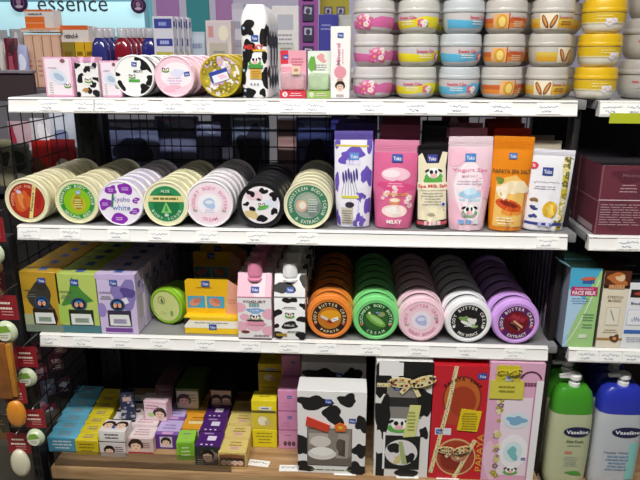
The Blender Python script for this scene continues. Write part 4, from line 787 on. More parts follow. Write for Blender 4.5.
dup(o, ((pL.x+pR.x)/2, y+.110, ZB+.0004), 'burgundy carton behind the front one with print')
dup(o, (pR.x+.112/2, y+.02, ZB+.0004), 'burgundy carton beyond the front one with print')
m = MB(); m.box(-.085, .11, 0, .17, 0, .001, clear_mat('#77737c', .12, .15)); tag(m.obj('plastic_sheet', None, ((pL.x+pR.x)/2+.03, y+.025, ZB+.0004+h+.001)), 'clear plastic sheet lying on top of the burgundy cartons', 'plastic sheet')

def f_milkface(a, w, h):
    a.rect(-w/2, w/2, 0, h, '#a9d58a', .5); a.poly([(-.5*w, 0), (-.5*w, h), (.5*w, h), (.2*w, .78*h), (-.05*w, .5*h), (-.3*w, .2*h)], '#4fb3d9', 1, (-.3*w, .6*h)); a.poly([(-.5*w, .0), (-.34*w, .0), (-.5*w, .72*h)], '#a7cfee', 2); a.poly([(-.5*w, .12*h), (-.5*w, .74*h), (.1*w, .6*h), (-.12*w, .42*h), (-.34*w, .16*h)], '#b6d8f1', 2, (-.3*w, .45*h))
    for i in range(14):
        t = i/14; u = lambda q: (-.48+.9*q**1.0)*w; vv = lambda q: (.02+.72*q**1.55)*h+.12*h*q; a.poly([(u(t), vv(t)), (u(t+1/14), vv(t+1/14)), (u(t+1/14)+.03*w, vv(t+1/14)), (u(t)+.03*w, vv(t))], '#eef6ee', 3)
    a.ell(.08*w, .87*h, .24*w, .022*h, '#d8694a', 4, 18, .08); a.lines(.1*w, .835*h, .5*w, 1, .02, '#3a5aa8', 4); a.rect(-.43*w, .42*w, .66*h, .77*h, '#c22a68', 4); a.text('EVERYDAY', 0, .742*h, .024*h, '#f6dbe6', 5, .6*w); a.text('FACE MILK', 0, .695*h, .05*h, '#fbf3f6', 5, .76*w, .03)
    a.lines(-.1*w, .62*h, .6*w, 3, .03*h, '#5f8fb8', 5); a.lines(.24*w, .42*h, .4*w, 3, .035*h, '#5a8a6a', 6); a.lines(.24*w, .29*h, .4*w, 2, .035*h, '#5a8a6a', 7); a.rect(-.0*w, .26*w, .12*h, .17*h, '#dfeed6', 4)
def f_stretch(a, w, h):
    a.rect(-w/2, w/2, .8*h, h, '#5a2f1c', 1); a.blob(.0, .9*h, .4*w, .07*h, 5, '#c2713a', 2); a.blob(.1*w, .91*h, .2*w, .035*h, 6, '#e8c9a0', 3); a.rect(-w/2, w/2, .785*h, .82*h, '#33190e', 4); a.lines(0, .802*h, .8*w, 1, .02, '#d9a070', 4, L=5)
    a.text('STRETCH', 0, .67*h, .034*h, '#a08a66', 4, .6*w); a.text('MARKS', 0, .625*h, .034*h, '#a08a66', 4, .5*w); a.rect(-.26*w, .26*w, .3*h, .54*h, '#d2c6a8', 2); a.rect(-.24*w, .24*w, .31*h, .53*h, '#f0e9d8', 3); 
    for k in range(6): a.rect((-.1+.03*k)*w, (-.08+.03*k)*w, (.47-.022*k)*h, (.51-.022*k)*h, '#4a4038', 4, .5)
    a.lines(0, .24*h, .6*w, 2, .03*h, '#b9a680', 4); a.rect(-w/2, w/2, .105*h, .135*h, '#b58a4a', 3); a.blob(.2*w, .13*h, .2*w, .045*h, 6, '#6a3a20', 4); a.ell(.2*w, .13*h, .08*w, .02*h, '#d9a06a', 5)
def f_white3(a, w, h):
    a.rect(-.4*w, w/2, .78*h, .9*h, '#33241f', 1); a.blob(-.1*w, .84*h, .15*w, .03*h, 3, '#b5483a', 2); a.text('Body', -.15*w, .69*h, .05*h, '#4a5a86', 4, .4*w); a.rect(-.42*w, .5*w, .36*h, .6*h, '#c3cbe0', 2); a.rect(-.4*w, .48*w, .37*h, .59*h, '#f5f6fa', 3); a.scrawl(0, .46*h, .5*w, .1*h, '#8a98c0', 4, 4, .001); a.rect(-.44*w, .5*w, .235*h, .29*h, '#3f6fc0', 3); a.lines(0, .17*h, .7*w, 3, .03*h, '#a9adba', 6)
y = YC+.002
for nm, lab, u0, u1, vt, col, fr, tcol, side in (('lotion_carton', 'blue and green face milk carton with magenta title band', 566.5, 597.5, 268, '#a9cfe0', f_milkface, '#2f4a3e', '#8f96a8'), ('lotion_carton', 'cream carton with brown top for stretch marks', 600.5, 626.5, 271, '#ece3cd', f_stretch, '#3a2216', '#7d7466'), ('lotion_carton', 'white carton with dark band and blue stripe next to the cream one', 625.5, 656, 283, '#eef0f2', f_white3, '#2a2a30', '#9a9aa2')):
    x, w = span(u0, u1, 308, y); h = hgt(vt, (u0+u1)/2-2, y, ZC)
    o = carton(nm, lab, 'carton', x, y, ZC+.0004, w, w*.85, h, col, fr, lambda a, w, d: a.rect(-w/2, w/2, 0, d, tcol, 1), None, lambda a, d, h: a.rect(0, d, 0, h, side, 1), 'lotion cartons on the neighbouring shelf')
    face_carton = o if 'face milk' in lab else face_carton
    for i in (1, 2): dup(o, (x, y+(w*.85+.004)*i, ZC+.0004), lab.split(' with')[0].split(' for')[0]+f', {ORD[i]} from the front'+(' behind the face milk one' if 'face' in lab else ' behind the brown-topped one' if 'cream' in lab else ' behind the blue-striped one'))
# an open pale flap on the first carton's top
x, w = span(564.5, 597.5, 308, y); h = hgt(268, 579, y, ZC)
m = MB(); m.prism([(-.022, .012), (0, 0), (0, .0012), (-.0215, .0135)], -.002, .02, mat('#8fc6cf', .5)); o = m.obj('flap', face_carton, (-w/2, .004, h+.0002)); o['label'] = 'pale blue-green flap sticking up'

# pump lotion bottles on the neighbouring wooden deck
def pump_bottle(lab, u0, u1, vsh, vcap, cap, body, accent, group):
    y = YD+.030; zE = ZD-.0185; x, w = span(u0, u1, 440, y); h = hgt(vsh, (u0+u1)/2, y, zE); d = w*.56; hc = hgt(vcap, (u0+u1)/2, y, zE); T = thing('pump_bottle', lab, 'bottle', (x, y+d/2, zE), 0, group)
    def sec(kx, z, e=.62): return [(w/2*kx*math.copysign(abs(cos(t))**e, cos(t)), d/2*kx*math.copysign(abs(sin(t))**e, sin(t)), z) for t in (2*pi*i/36 for i in range(36))]
    m = MB(); m.loft([sec(.9, 0), sec(.96, .003), sec(.98, .02), sec(1, h*.4), sec(1, h*.8), sec(.985, h*.93), sec(.95, h)], mat(body, .3, 0, .01, coat=.4)); bo = m.obj('body', T)
    m = MB(); m.loft([sec(.965, h), sec(.965, h+.003), sec(.93, h+(hc-h)*.5), sec(.8, h+(hc-h)*.85), sec(.62, hc), sec(.3, hc+.001)], mat(cap, .3, coat=.3)); m.obj('collar', T)
    m = MB(); m.lathe([(.011, hc), (.011, hc+.008), (.006, hc+.009), (.006, hc+.016), (.0125, hc+.0165), (.0125, hc+.024), (.010, hc+.0262), (0, hc+.0268)], mat('#f0f0ec', .35), 'z', (0, 0, 0), 24)
    m.loft([[(-.004, q*.006*.0+k*.005, hc+.0185+l*.0075) for k, l in ((-1, 0), (1, 0), (1, 1), (-1, 1))] for q in (0,)]+[[(-.030, k*.0035, hc+.0165+l*.006) for k, l in ((-1, 0), (1, 0), (1, 1), (-1, 1))]], mat('#f0f0ec', .35)); m.obj('pump', T)
    kz = lambda v: .98+.02*min(1, v/(h*.4)) if v < h*.4 else 1-.03*max(0, (v-h*.8)/(h*.2))
    a = Art(lambda u, v, q: (u, -d/2*kz(v)*max(0, 1-abs(2*u/w/kz(v))**(2/.62))**.31-q-.0004, v), (-w*.46, w*.46, 0, h), cu=w/14, cv=h/16)
    a.ell(.12*w, .77*h, .32*w, .07*h, '#1d2148', 3, 26); a.text('Vaseline', .12*w, .77*h, .05*h, '#f4f4f8', 5, .52*w, .02)
    if accent == 'green': a.text('Aloe Fresh', .08*w, .64*h, .035*h, '#2e4a2a', 4, .4*w, .02); a.lines(.08*w, .58*h, .4*w, 1, .03*h, '#8a9a8a', 4); a.rect(-.12*w, .05*w, .47*h, .50*h, '#d87a7a', 3); a.lines(.05*w, .42*h, .36*w, 5, .03*h, '#b0b6a8', 5); a.blob(.15*w, .19*h, .2*w, .025*h, 5, '#4f9a3a', 3)
    else: a.rect(.2*w, .4*w, .12*h, .62*h, '#8fd2cc', 2); a.lines(0, .44*h, .5*w, 5, .045*h, '#7a9ab8', 5); a.ell(.3*w, .08*h, .05*w, .03*h, '#3a9a9a', 3); a.text('Healthy White', -.05*w, .49*h, .03*h, '#4a6a8a', 4, .5*w)
    MB().art(a).obj('printed_label', bo); return T
gB = pump_bottle('cream pump lotion bottle with bright green collar', 549.5, 593, 415, 391, '#45992a', '#bcc29c', 'green', 'pump lotion bottles'); x, y, z = gB.location
for i in (1, 2): dup(gB, (x+.004*i, y+.058*i, z), f'cream pump bottle with green collar, {ORD[i]} from the front')
gB2 = pump_bottle('white pump lotion bottle with royal blue collar', 596, 645, 415, 391, '#2b38b0', '#bfc4c9', 'blue', 'pump lotion bottles'); x, y, z = gB2.location
for i in (1, 2): dup(gB2, (x+.004*i, y+.058*i, z), f'white pump bottle with royal blue collar, {ORD[i]} from the front')

# ------------------------------------------------------------ bottom deck: little cartons
def fb(nm, lab, u0, u1, vtf, vtb, hb, zt, col, fr=None, tp=None, rt=None, group='small cosmetic cartons on the wooden deck', rz=0, dmin=.02, d=None):
    """a carton whose top front edge is seen at u0..u1, vtf and whose top back edge is at vtb; zt = height of its top over the deck"""
    a, b = at_z(u0, vtf, ZD+zt), at_z(u1, vtf, ZD+zt); e = at_z((u0+u1)/2, vtb, ZD+zt); y = min(a.y, b.y) if not rz else (a.y+b.y)/2
    y = max(y, YD+.012); dd = d or max(dmin, e.y-y)
    return carton(nm, lab, 'carton', (a.x+b.x)/2, y, ZD+zt-hb+.0004, b.x-a.x, dd, hb-.0006, col, fr, tp, rt, None, group, rz)
def tp_plain(c, n=2, seed=1): return lambda a, w, d: (a.rect(-w*.47, w*.47, d*.06, d*.94, c, 1), a.lines(0, d*.65, w*.55, n, d*.25, '#8a8a8a', seed), a.scrawl(0, d*.3, w*.3, d*.1, '#d98a8a', seed, 3, .0008))
def fr_face(bg, hair='#1c1613', title=None, col='#6a4a5a'):
    def f(a, w, h):
        a.rect(-w*.48, w*.48, h*.04, h*.96, bg, 1); a.face(-.12*w, h*.45, min(w, h)*.31, 2, hair); a.lines(.25*w, h*.7, w*.4, 3, h*.14, col, 4)
    return f
def fr_lines(bg, c): return lambda a, w, h: (a.rect(-w*.47, w*.47, h*.06, h*.94, bg, 1), a.lines(0, h*.75, w*.7, 3, h*.22, c, 5))
HB = .037
def strip(desc, us, col, tpc, n, fr=None, hb=HB, seed=0, mk=None):
    """a row of like cartons going back: us = (u0,u1,v) front and (u0,u1,v) back of the tops"""
    (a0, a1, av), (b0, b1, bv) = us; A0, A1, B0, B1 = at_z(a0, av, ZD+hb), at_z(a1, av, ZD+hb), at_z(b0, bv, ZD+hb), at_z(b1, bv, ZD+hb); y0 = max(A0.y, YD+.012); pitch = (B0.y-y0)/(n) ; src = None
    for i in range(n):
        x = ((A0.x+A1.x)*(n-i)+(B0.x+B1.x)*i)/(2*n); w = (A1.x-A0.x)
        lab = f'{desc}, {ORD[i]} from the front'
        if src is None: src = carton('cosmetic_carton', lab, 'carton', x, y0, ZD+.0004, w, pitch-.0012, hb-.0006, col, fr, tpc, None, None, 'small cosmetic cartons on the wooden deck')
        else: dup(src, (x+random.Random(seed+i).uniform(-.0008, .0008), y0+pitch*i, ZD+.0004), lab)
    return src
strip('light blue flat carton at the start of the deck', ((47, 77, 437), (78, 103, 385)), '#5fb0cf', tp_plain('#6bbad6'), 7, fr_lines('#4d9cba', '#dfeaf0'), seed=1)
strip('lemon yellow flat carton beside the light blue row', ((74.5, 98, 440), (103, 124, 388)), '#e0cb25', tp_plain('#e6d22e'), 7, fr_lines('#cdb81e', '#8a7a14'), seed=2)
strip('white flat carton with black edges beside the yellow row', ((99, 125, 442), (128, 147, 394)), '#e6e2e0', lambda a, w, d: (a.rect(-w*.5, w*.5, 0, d*.25, '#2a262a', 1), a.lines(0, d*.6, w*.6, 2, d*.2, '#8a8a92', 4)), 5, fr_face('#ded5d2'), seed=3)
def f_twoface(a, w, d): a.rect(-w*.48, w*.48, .04*d, .96*d, '#efe6e4', 1); [a.face(k*.24*w, d*.52, d*.3, 2) for k in (-1, 1)]; a.ell(0, d*.3, w*.07, w*.07, '#4a5aa8', 6)
fb('cosmetic_carton', 'white carton with two drawn faces lying on the white cartons', 98, 125, 431, 419.5, .026, HB+.0262, '#e9e2df', lambda a, w, h: (a.rect(-w*.45, w*.45, h*.2, h*.9, '#f4f0ee', 1), a.lines(0, h*.7, w*.7, 2, h*.3, '#3a3030', 3)), f_twoface)
strip('pale pink flat carton with portrait on its end', ((126, 153, 438), (146, 166, 392)), '#e6ccd0', lambda a, w, d: (a.rect(-w*.45, w*.45, .1*d, .9*d, '#f0e2e2', 1), a.lines(0, d*.7, w*.6, 3, d*.2, '#c9929c', 4)), 4, lambda a, w, h: (a.rect(-w*.5, w*.5, 0, h, '#d7c3bc', 1), a.face(-.15*w, h*.5, h*.42, 2), a.rect(-w*.5, w*.5, 0, h*.1, '#b32d3c', 5), a.lines(.25*w, h*.7, w*.35, 3, h*.15, '#8a5a62', 3)), seed=4)
strip('lilac flat carton with purple portrait end', ((154, 179, 434), (172, 192, 392)), '#8a5fb0', lambda a, w, d: (a.rect(-w*.46, w*.46, .2*d, .95*d, '#cbb9e6', 1), a.lines(0, d*.6, w*.6, 2, d*.2, '#8f7ab8', 4), a.rect(-w*.2, w*.25, .0, .16*d, '#d9a8d8', 2)), 3, lambda a, w, h: (a.rect(-w*.5, w*.5, 0, h, '#5a2f86', 1), a.rect(-.28*w, .22*w, h*.12, h*.85, '#d9cfe0', 2), a.face(-.03*w, h*.48, h*.3, 3)), seed=5)
strip('orange flat carton between lilac and dark purple rows', ((181, 207, 428), (193, 215, 388)), '#e39a1e', lambda a, w, d: (a.rect(-w*.48, w*.48, .05*d, .95*d, '#eba62a', 1), a.rect(-w*.3, w*.3, .3*d, .6*d, '#f4dc98', 2), a.lines(0, d*.75, w*.6, 2, d*.2, '#a9641a', 4)), 3, lambda a, w, h: (a.rect(-w*.48, w*.48, 0, h*.9, '#d9d2c2', 1), a.lines(0, h*.7, w*.6, 3, h*.2, '#a87a3a', 5)), seed=6)
strip('dark purple flat carton with portrait end', ((194.5, 220, 446), (210, 234, 392)), '#5a2a78', lambda a, w, d: (a.rect(-w*.48, w*.48, .0, .9*d, '#4f2470', 1), a.rect(-w*.1, w*.25, .4*d, .7*d, '#e9def0', 2), [a.ell((-.25+.2*k)*w, .12*d, w*.05, w*.04, '#efe6f4', 2, 10) for k in range(3)], a.lines(-.1*w, d*.85, w*.5, 1, d*.2, '#b79ad0', 4)), 4, lambda a, w, h: (a.rect(-w*.5, w*.5, 0, h, '#2c3230', 1), a.blob(.1*w, h*.5, w*.3, h*.35, 4, '#8a7a6a', 2), a.face(.0*w, h*.5, h*.3, 3, '#241c18', '#c9a58f'), a.lines(-.3*w, h*.3, w*.3, 3, h*.12, '#9ab0a0', 3)), seed=7, hb=.046)
strip('tan and yellow flat carton with portraits on its end', ((218, 246, 452), (236, 258, 400)), '#d8bd72', lambda a, w, d: (a.rect(-w*.46, w*.46, .06*d, .92*d, '#e2cb7c', 1), a.lines(.05*w, d*.7, w*.5, 2, d*.2, '#a98a3a', 4), a.rect(-.1*w, .2*w, .2*d, .4*d, '#d9a8a0', 2)), 4, lambda a, w, h: (a.rect(-w*.46, w*.46, h*.12, h*.86, '#8a5a3a', 1), [a.face((-.3+.2*k)*w, h*.42, h*.22, 2) for k in range(4)], a.lines(0, h*.9, w*.7, 1, h*.1, '#b98a2a', 4)), seed=8, hb=.039)
fb('cosmetic_carton', 'lime green carton standing at the deck edge beside the lilac row', 176, 194, 442, 431, .046, .046, '#8cc63a', lambda a, w, h: (a.rect(-w*.4, w*.4, h*.1, h*.9, '#7ab62c', 1), a.lines(0, h*.7, w*.5, 3, h*.2, '#d6ecb0', 4)), tp_plain('#9ad24a', 1), rz=.10, d=.045)
# cartons standing on top of or behind the flat ones
def upr(lab, u0, u1, vt, vb, Y, z0, d, col, fr, tp=None, rz=0, rt=None):
    x, w = span(u0, u1, (vt+vb)/2, Y); h = at((u0+u1)/2, vt, Y).z-(ZD+z0)
    return carton('cosmetic_carton', lab, 'carton', x, Y, ZD+z0+.0006, w, d, h, col, fr, tp, rt, None, 'small cosmetic cartons on the wooden deck', rz)
yb = lambda u, v, z: at_z(u, v, ZD+z).y
Y1 = yb(128, 420, HB)
upr('dark navy carton standing tilted on the white cartons', 121, 134, 393, 420, Y1, HB, .018, '#2c3350', lambda a, w, h: (a.flowers(-w*.4, w*.4, h*.1, h*.9, 16, 4, ['#8a93b8', '#5a648f', '#b3b6c8'], 1, w*.1), a.rect(-.3*w, .3*w, .7*h, .85*h, '#c9a9a0', 4)), rz=.25)
Y2 = yb(155, 421, HB)
upr('small pink carton with a drawn face standing on the pale pink cartons', 143.5, 167, 402, 420, Y2, HB, .030, '#ecc3d2', lambda a, w, h: (a.rect(-.46*w, .46*w, .05*h, .9*h, '#f2dbe3', 1), a.face(.2*w, .38*h, h*.3, 2), a.ell(-.2*w, .3*h, .14*w, .12*h, '#b8d28a', 2), a.lines(-.1*w, .78*h, .7*w, 2, .15*h, '#c97a98', 4)), lambda a, w, d: (a.rect(-.46*w, .46*w, .1*d, .9*d, '#f3dfe6', 1), a.lines(0, .6*d, .6*w, 2, .2*d, '#d18aa4', 4)), rz=-.12)
def back_row(desc, u0, u1, vt, vb, z0, n, d, col, fr, tp=None):
    Y = yb((u0+u1)/2, vb, z0); o = upr(desc+', front of the raised row', u0, u1, vt, vb, Y, z0, d, col, fr, tp); x, y, z = o.location
    for i in range(1, n):
        if y+(d+.001)*(i+1) > YM-.014: break
        dup(o, (x+.001*i, y+(d+.001)*i, z), f'{desc}, {ORD[i]} of the raised row')
    return o
back_row('dark green carton with pale portrait front', 176, 199, 389, 409, HB, 3, .034, '#5a7a22', lambda a, w, h: (a.rect(-.46*w, .46*w, .02*h, .88*h, '#e2e2cf', 1), a.face(-.15*w, .4*h, .3*h, 2), a.lines(.2*w, .7*h, .4*w, 3, .14*h, '#8aa05a', 4)), lambda a, w, d: a.rect(-.5*w, .5*w, 0, d, '#4a681c', 1))
back_row('navy carton with two faces on its front', 211, 231.5, 390, 408, HB, 3, .034, '#232636', lambda a, w, h: (a.rect(-.48*w, .48*w, .02*h, .95*h, '#d9b9a4', 1), [a.face(k*.24*w, .42*h, .28*h, 2) for k in (-1, 1)]), lambda a, w, d: (a.rect(-.5*w, .5*w, 0, d, '#1f2330', 1), a.lines(0, .6*d, .6*w, 2, .2*d, '#5a6280', 3)))
back_row('brown-pink carton behind the small pink one', 156, 174, 385, 404, HB, 3, .034, '#6a4650', fr_lines('#745058', '#a98a92'))
# yellow and pink standing stacks
def stackbox(nm, lab, u0, u1, vt, Y, z0, d, col, fr, tp=None, vb=None):
    return upr(lab, u0, u1, vt, vb or vt+28, Y, z0, d, col, fr, tp)
Y3 = yb(264, 447.5, 0)
fy = lambda a, w, h: (a.rect(-.46*w, .46*w, .03*h, .62*h, '#d6c33a', 1), a.ell(-.06*w, .3*h, .2*w, .16*h, '#efe9c8', 2), a.ell(.14*w, .24*h, .12*w, .1*h, '#c9b98a', 2), a.rect(-.48*w, .48*w, .58*h, .66*h, '#5f5a2a', 3), a.rect(-.2*w, .3*w, .68*h, .8*h, '#eef0ee', 3), a.lines(.05*w, .74*h, .4*w, 1, .1*h, '#5a5a6a', 3, L=4))
fy2 = lambda a, w, h: (a.rect(-.46*w, .46*w, .06*h, .9*h, '#e8d51e', 1), a.lines(0, .8*h, .7*w, 4, .17*h, '#a8961a', 5))
x, w = span(252.5, 277, 440, Y3); h1 = at(265, 429.5, Y3).z-ZD; h2 = at(264, 400.5, Y3).z-ZD-h1
def yel(lab, y, z0, h, fr): return carton('cosmetic_carton', lab, 'carton', x, y, ZD+z0+.0004, w, .040, h-.0008, '#ecd81c', fr, lambda a, w, d: (a.rect(-.46*w, .46*w, .05*d, .95*d, '#efdc30', 1), a.lines(0, .6*d, .6*w, 2, .2*d, '#a8961a', 3)), None, None, 'yellow cartons beside the pink ones')
yel('bright yellow carton at the bottom of the front yellow stack', Y3, 0, h1, fy2); yel('bright yellow carton with white label on top of the front yellow stack', Y3, h1, h2, fy)
for i, y in enumerate((Y3+.10, Y3+.143)):
    for j in range(3): yel(f'yellow carton, {("bottom", "middle", "top")[j]} of the {("nearer", "farther")[i]} rear yellow stack', y, j*.051, .051, fy if j != 1 else fy2)
Y4 = yb(288, 449, 0); xp, wp = span(278.5, 297.5, 430, Y4)
hs = [at(287, v, Y4).z-ZD for v in (430.5, 411.5, 390.5)]; fp0 = lambda a, w, h: (a.rect(-.46*w, .46*w, .08*h, .86*h, '#dc9cc2', 1), [a.ell((-.15+.22*k)*w, .3*h, .1*w, .14*h, '#6a4a52', 2, 12) for k in range(3)], a.lines(0, .75*h, .5*w, 1, .1*h, '#9a5a82', 3))
fp1 = lambda a, w, h: (a.rect(-.5*w, .5*w, 0, .06*h, '#b86a9a', 1), a.logo(.1*w, .7*h, .2*w), a.lines(-.1*w, .4*h, .5*w, 2, .15*h, '#d28ab4', 4))
for i, (b0, t0, f) in enumerate(((0, hs[0], fp0), (hs[0], hs[1], fp1), (hs[1], hs[2], fp1))):
    o = carton('cosmetic_carton', f'pink carton, {("bottom", "middle", "top")[i]} of the front pink stack beside the yellow one', 'carton', xp, Y4, ZD+b0+.0004, wp, .055, t0-b0-.0008, '#dd93bd', f, None, None, None, 'pink cartons beside the yellow ones')
    for k in (1, 2): dup(o, (xp+.002*k, Y4+.06*k, ZD+b0+.0004), f'pink carton, {("bottom", "middle", "top")[i]} of the {("", "second", "third")[k]} pink stack back')
for k in (1, 2): dup(o, (xp+.002*k, Y4+.06*k, ZD+hs[2]+.0004), f'pink carton laid on the {("", "second", "third")[k]} pink stack back')

# ------------------------------------------------------------ gift boxes along the deck
def gift(lab, u0, u1, vt, vb, col, d, Y=None):
    Y = Y or YD+.014; x, w = span(u0, u1, (vt+vb)/2, Y); h = hgt(vt, (u0+u1)/2, Y, ZD)
    return thing('gift_box', lab, 'gift box', (x, Y, ZD+.0005), 0, 'gift boxes on the wooden deck'), w, h, d
def bow(T, y, cx, cz, s, c1='#e9dca8', c2='#c89a2c', seed=1):
    q = random.Random(seed); m = MB()
    def band(pts, wd, yy):
        for (x0, z0), (x1, z1) in zip(pts, pts[1:]):
            dx, dz = x1-x0, z1-z0; L = max(1e-6, sqrt(dx*dx+dz*dz)); nx, nz = -dz/L*wd/2, dx/L*wd/2
            m.prism([(x0-nx, z0-nz), (x1-nx, z1-nz), (x1+nx, z1+nz), (x0+nx, z0+nz)], yy-.0014, yy, mat(c1, .5))
            for k in range(2): t = q.uniform(.2, .8); px, pz = x0+dx*t, z0+dz*t; m.box(px-wd*.2, px+wd*.2, yy-.002, yy-.0013, pz-wd*.2, pz+wd*.2, mat(q.choice([c2, '#4a3a5a', '#b0522c', c2]), .5))
    for k in (-1, 1): band([(cx+k*s*(.5-.5*cos(t))*1.0, cz+s*(.15*sin(t)+(.5-.5*cos(t))*(.32 if k > 0 else .02))) for t in [2*pi*i/10 for i in range(11)]], s*.24, y-.002-.002*(k+1))
    band([(cx, cz), (cx-.5*s, cz-.55*s)], s*.2, y-.001); band([(cx, cz), (cx+.35*s, cz-.7*s)], s*.2, y-.0012)
    m.lathe([(0, -.006), (s*.12, -.005), (s*.15, -.002), (s*.12, 0), (0, 0)], mat(c2, .5), 'y', (cx, y, cz), 12); return m.obj('bow', T)
def ribbon(T, pts, wd, y, name='ribbon', seed=2):
    q = random.Random(seed); m = MB()
    for (x0, z0), (x1, z1) in zip(pts, pts[1:]):
        dx, dz = x1-x0, z1-z0; L = sqrt(dx*dx+dz*dz); nx, nz = -dz/L*wd/2, dx/L*wd/2
        m.prism([(x0-nx, z0-nz), (x1-nx, z1-nz), (x1+nx, z1+nz), (x0+nx, z0+nz)], y-.0010, y-.0002, mat('#e6d9a6', .5))
        for i in range(int(L/.005)): t = (i+.5)/int(L/.005); o = q.uniform(-.3, .3)*wd; px, pz = x0+dx*t+nx/wd*o*2, z0+dz*t+nz/wd*o*2; m.box(px-.0011, px+.0011, y-.0014, y-.0009, pz-.0011, pz+.0011, mat(q.choice(['#c8921e', '#6a5a2a', '#b0522c', '#d9b84a', '#4a4a6a']), .5))
    return m.obj(name, T)
def shell(T, w, h, d, col, art, name='box', side=None):
    m = MB(); m.box(-w/2, w/2, 0, d, 0, h, mat(col, .35, 0, .02), .001, 1); a = front(w, h); art(a, w, h); m.art(a)
    if side: s = rightf(w, d, h); side(s, d, h); m.art(s); s = leftf(w, d, h); side(s, d, h); m.art(s)
    return m.obj(name, T)
# cow gift set with a cup behind its window
T, w, h, d = gift('cow print gift box with a cup picture and red bow tag', 297.5, 366, 391.5, 469.5, '#eeecea', .055)
def g1(a, w, h):
    a.blob(-.26*w, .86*h, .22*w, .09*h, 4, '#1a1a1c', 1); a.blob(.02*w, .72*h, .16*w, .1*h, 5, '#1a1a1c', 1); a.blob(.22*w, .9*h, .14*w, .07*h, 6, '#1a1a1c', 1); a.blob(-.42*w, .35*h, .12*w, .14*h, 7, '#1a1a1c', 1); a.blob(.43*w, .3*h, .11*w, .09*h, 8, '#1a1a1c', 1); a.blob(.38*w, .07*h, .14*w, .08*h, 9, '#1a1a1c', 1); a.blob(-.4*w, .08*h, .12*w, .06*h, 10, '#1a1a1c', 1); a.blob(.44*w, .62*h, .09*w, .1*h, 11, '#1a1a1c', 1)
    a.logo(.3*w, .66*h, .1*w); a.logo(-.05*w, .88*h, .1*w)
    a.rect(-.36*w, .3*w, .1*h, .56*h, '#5d5650', 2); a.rect(-.35*w, .29*w, .11*h, .55*h, '#8d857c', 3); a.rect(-.35*w, .29*w, .11*h, .22*h, '#6e665d', 3.5)
    a.ell(-.14*w, .25*h, .21*w, .075*h, '#e2ddd8', 4); a.ell(-.14*w, .28*h, .17*w, .055*h, '#f2f0ec', 5); a.rect(-.33*w, -.05*w, .36*h, .5*h, '#b4aba2', 4); a.ell(-.16*w, .4*h, .15*w, .07*h, '#d9d2ca', 5); a.poly([(.06*w, .2*h), (.24*w, .2*h), (.26*w, .5*h), (.1*w, .5*h)], '#a79d94', 4); a.poly([(.1*w, .24*h), (.2*w, .22*h), (.2*w, .42*h), (.12*w, .44*h)], '#4a4440', 5); a.ell(.12*w, .36*h, .05*w, .08*h, '#5a524a', 5)
    a.lines(0, .05*h, .8*w, 1, .03*h, '#6b8a4a', 4)
shell(T, w, h, d, '#eeecea', g1, side=lambda s, d, h: s.spots(0, d, 0, h, 6, 3, '#1a1a1c', 1, .2))
m = MB(); m.prism([(-.38*w, .60*h), (-.06*w, .52*h), (-.02*w, .60*h), (-.36*w, .70*h)], -.0035, -.001, mat('#d5402c', .45)); m.prism([(.06*w, .54*h), (.2*w, .54*h), (.22*w, .6*h), (.12*w, .64*h), (.04*w, .6*h)], -.004, -.001, mat('#e2702a', .45)); m.box(.10*w, .16*w, -.0045, -.0038, .57*h, .60*h, mat('#e9c23a')); m.obj('red_tag', T)
def g1b(a, w, h): a.blob(-.18*w, .84*h, .26*w, .1*h, 4, '#131314', 1); a.blob(.3*w, .86*h, .12*w, .1*h, 8, '#131314', 1); a.spots(-w/2, w/2, 0, h*.6, 7, 5, '#131314', 1, .14); a.logo(.08*w, .86*h, .1*w); a.rect(-.36*w, .3*w, .1*h, .56*h, '#5d5650', 2)
x, y, z = T.location
for i in (1, 2):
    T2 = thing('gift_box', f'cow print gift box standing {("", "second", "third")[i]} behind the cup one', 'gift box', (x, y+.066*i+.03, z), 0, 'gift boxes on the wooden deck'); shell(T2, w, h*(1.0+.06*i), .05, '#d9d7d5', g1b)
# cow gift box with a bow and soap behind its windows
T, w, h, d = gift('tall black and white gift box with a ribbon bow and cow soap', 375, 430.5, 361.5, 470, '#f0efed', .06)
def g2(a, w, h):
    a.rect(-w/2, w/2, 0, h, '#e9e7e4', .5); a.blob(-.4*w, .84*h, .16*w, .18*h, 3, '#121214', 1); a.rect(-.1*w, .5*w, .84*h, h, '#1a1a1c', 1); a.rect(-.45*w, -.02*w, .88*h, .99*h, '#f1f0ef', 1.5); a.rect(-.3*w, .34*w, .52*h, .84*h, '#8a8781', 2); a.rect(-.3*w, .34*w, .62*h, .7*h, '#2a2a2c', 2.5)
    a.blob(-.36*w, .55*h, .16*w, .14*h, 6, '#141416', 3); a.blob(.38*w, .66*h, .12*w, .14*h, 7, '#141416', 3); a.rect(-.46*w, -.3*w, .0, .5*h, '#1a1a1c', 1); a.blob(-.42*w, .3*h, .09*w, .12*h, 16, '#e9e7e4', 2); a.blob(.1*w, .04*h, .2*w, .05*h, 9, '#141416', 3); a.blob(.4*w, .4*h, .08*w, .05*h, 12, '#141416', 3)
    a.cowface(-.06*w, .47*h, .34*w, 4); a.rect(-.34*w, .34*w, .07*h, .37*h, '#1b1b1d', 4); a.ell(0, .22*h, .3*w, .115*h, '#e6e0e2', 5); a.blob(-.14*w, .26*h, .1*w, .05*h, 13, '#1a1a1c', 6); a.blob(.16*w, .17*h, .09*w, .05*h, 14, '#1a1a1c', 6); a.blob(-.05*w, .16*h, .08*w, .04*h, 15, '#d9c98a', 6); a.poly([(.02*w, .12*h), (.12*w, .12*h), (.02*w, .32*h), (-.06*w, .32*h)], '#a8b87a', 7)
    a.rect(-.34*w, -.3*w, .07*h, .4*h, '#f0f0ee', 7); a.logo(-.12*w, .78*h, .12*w, 5)
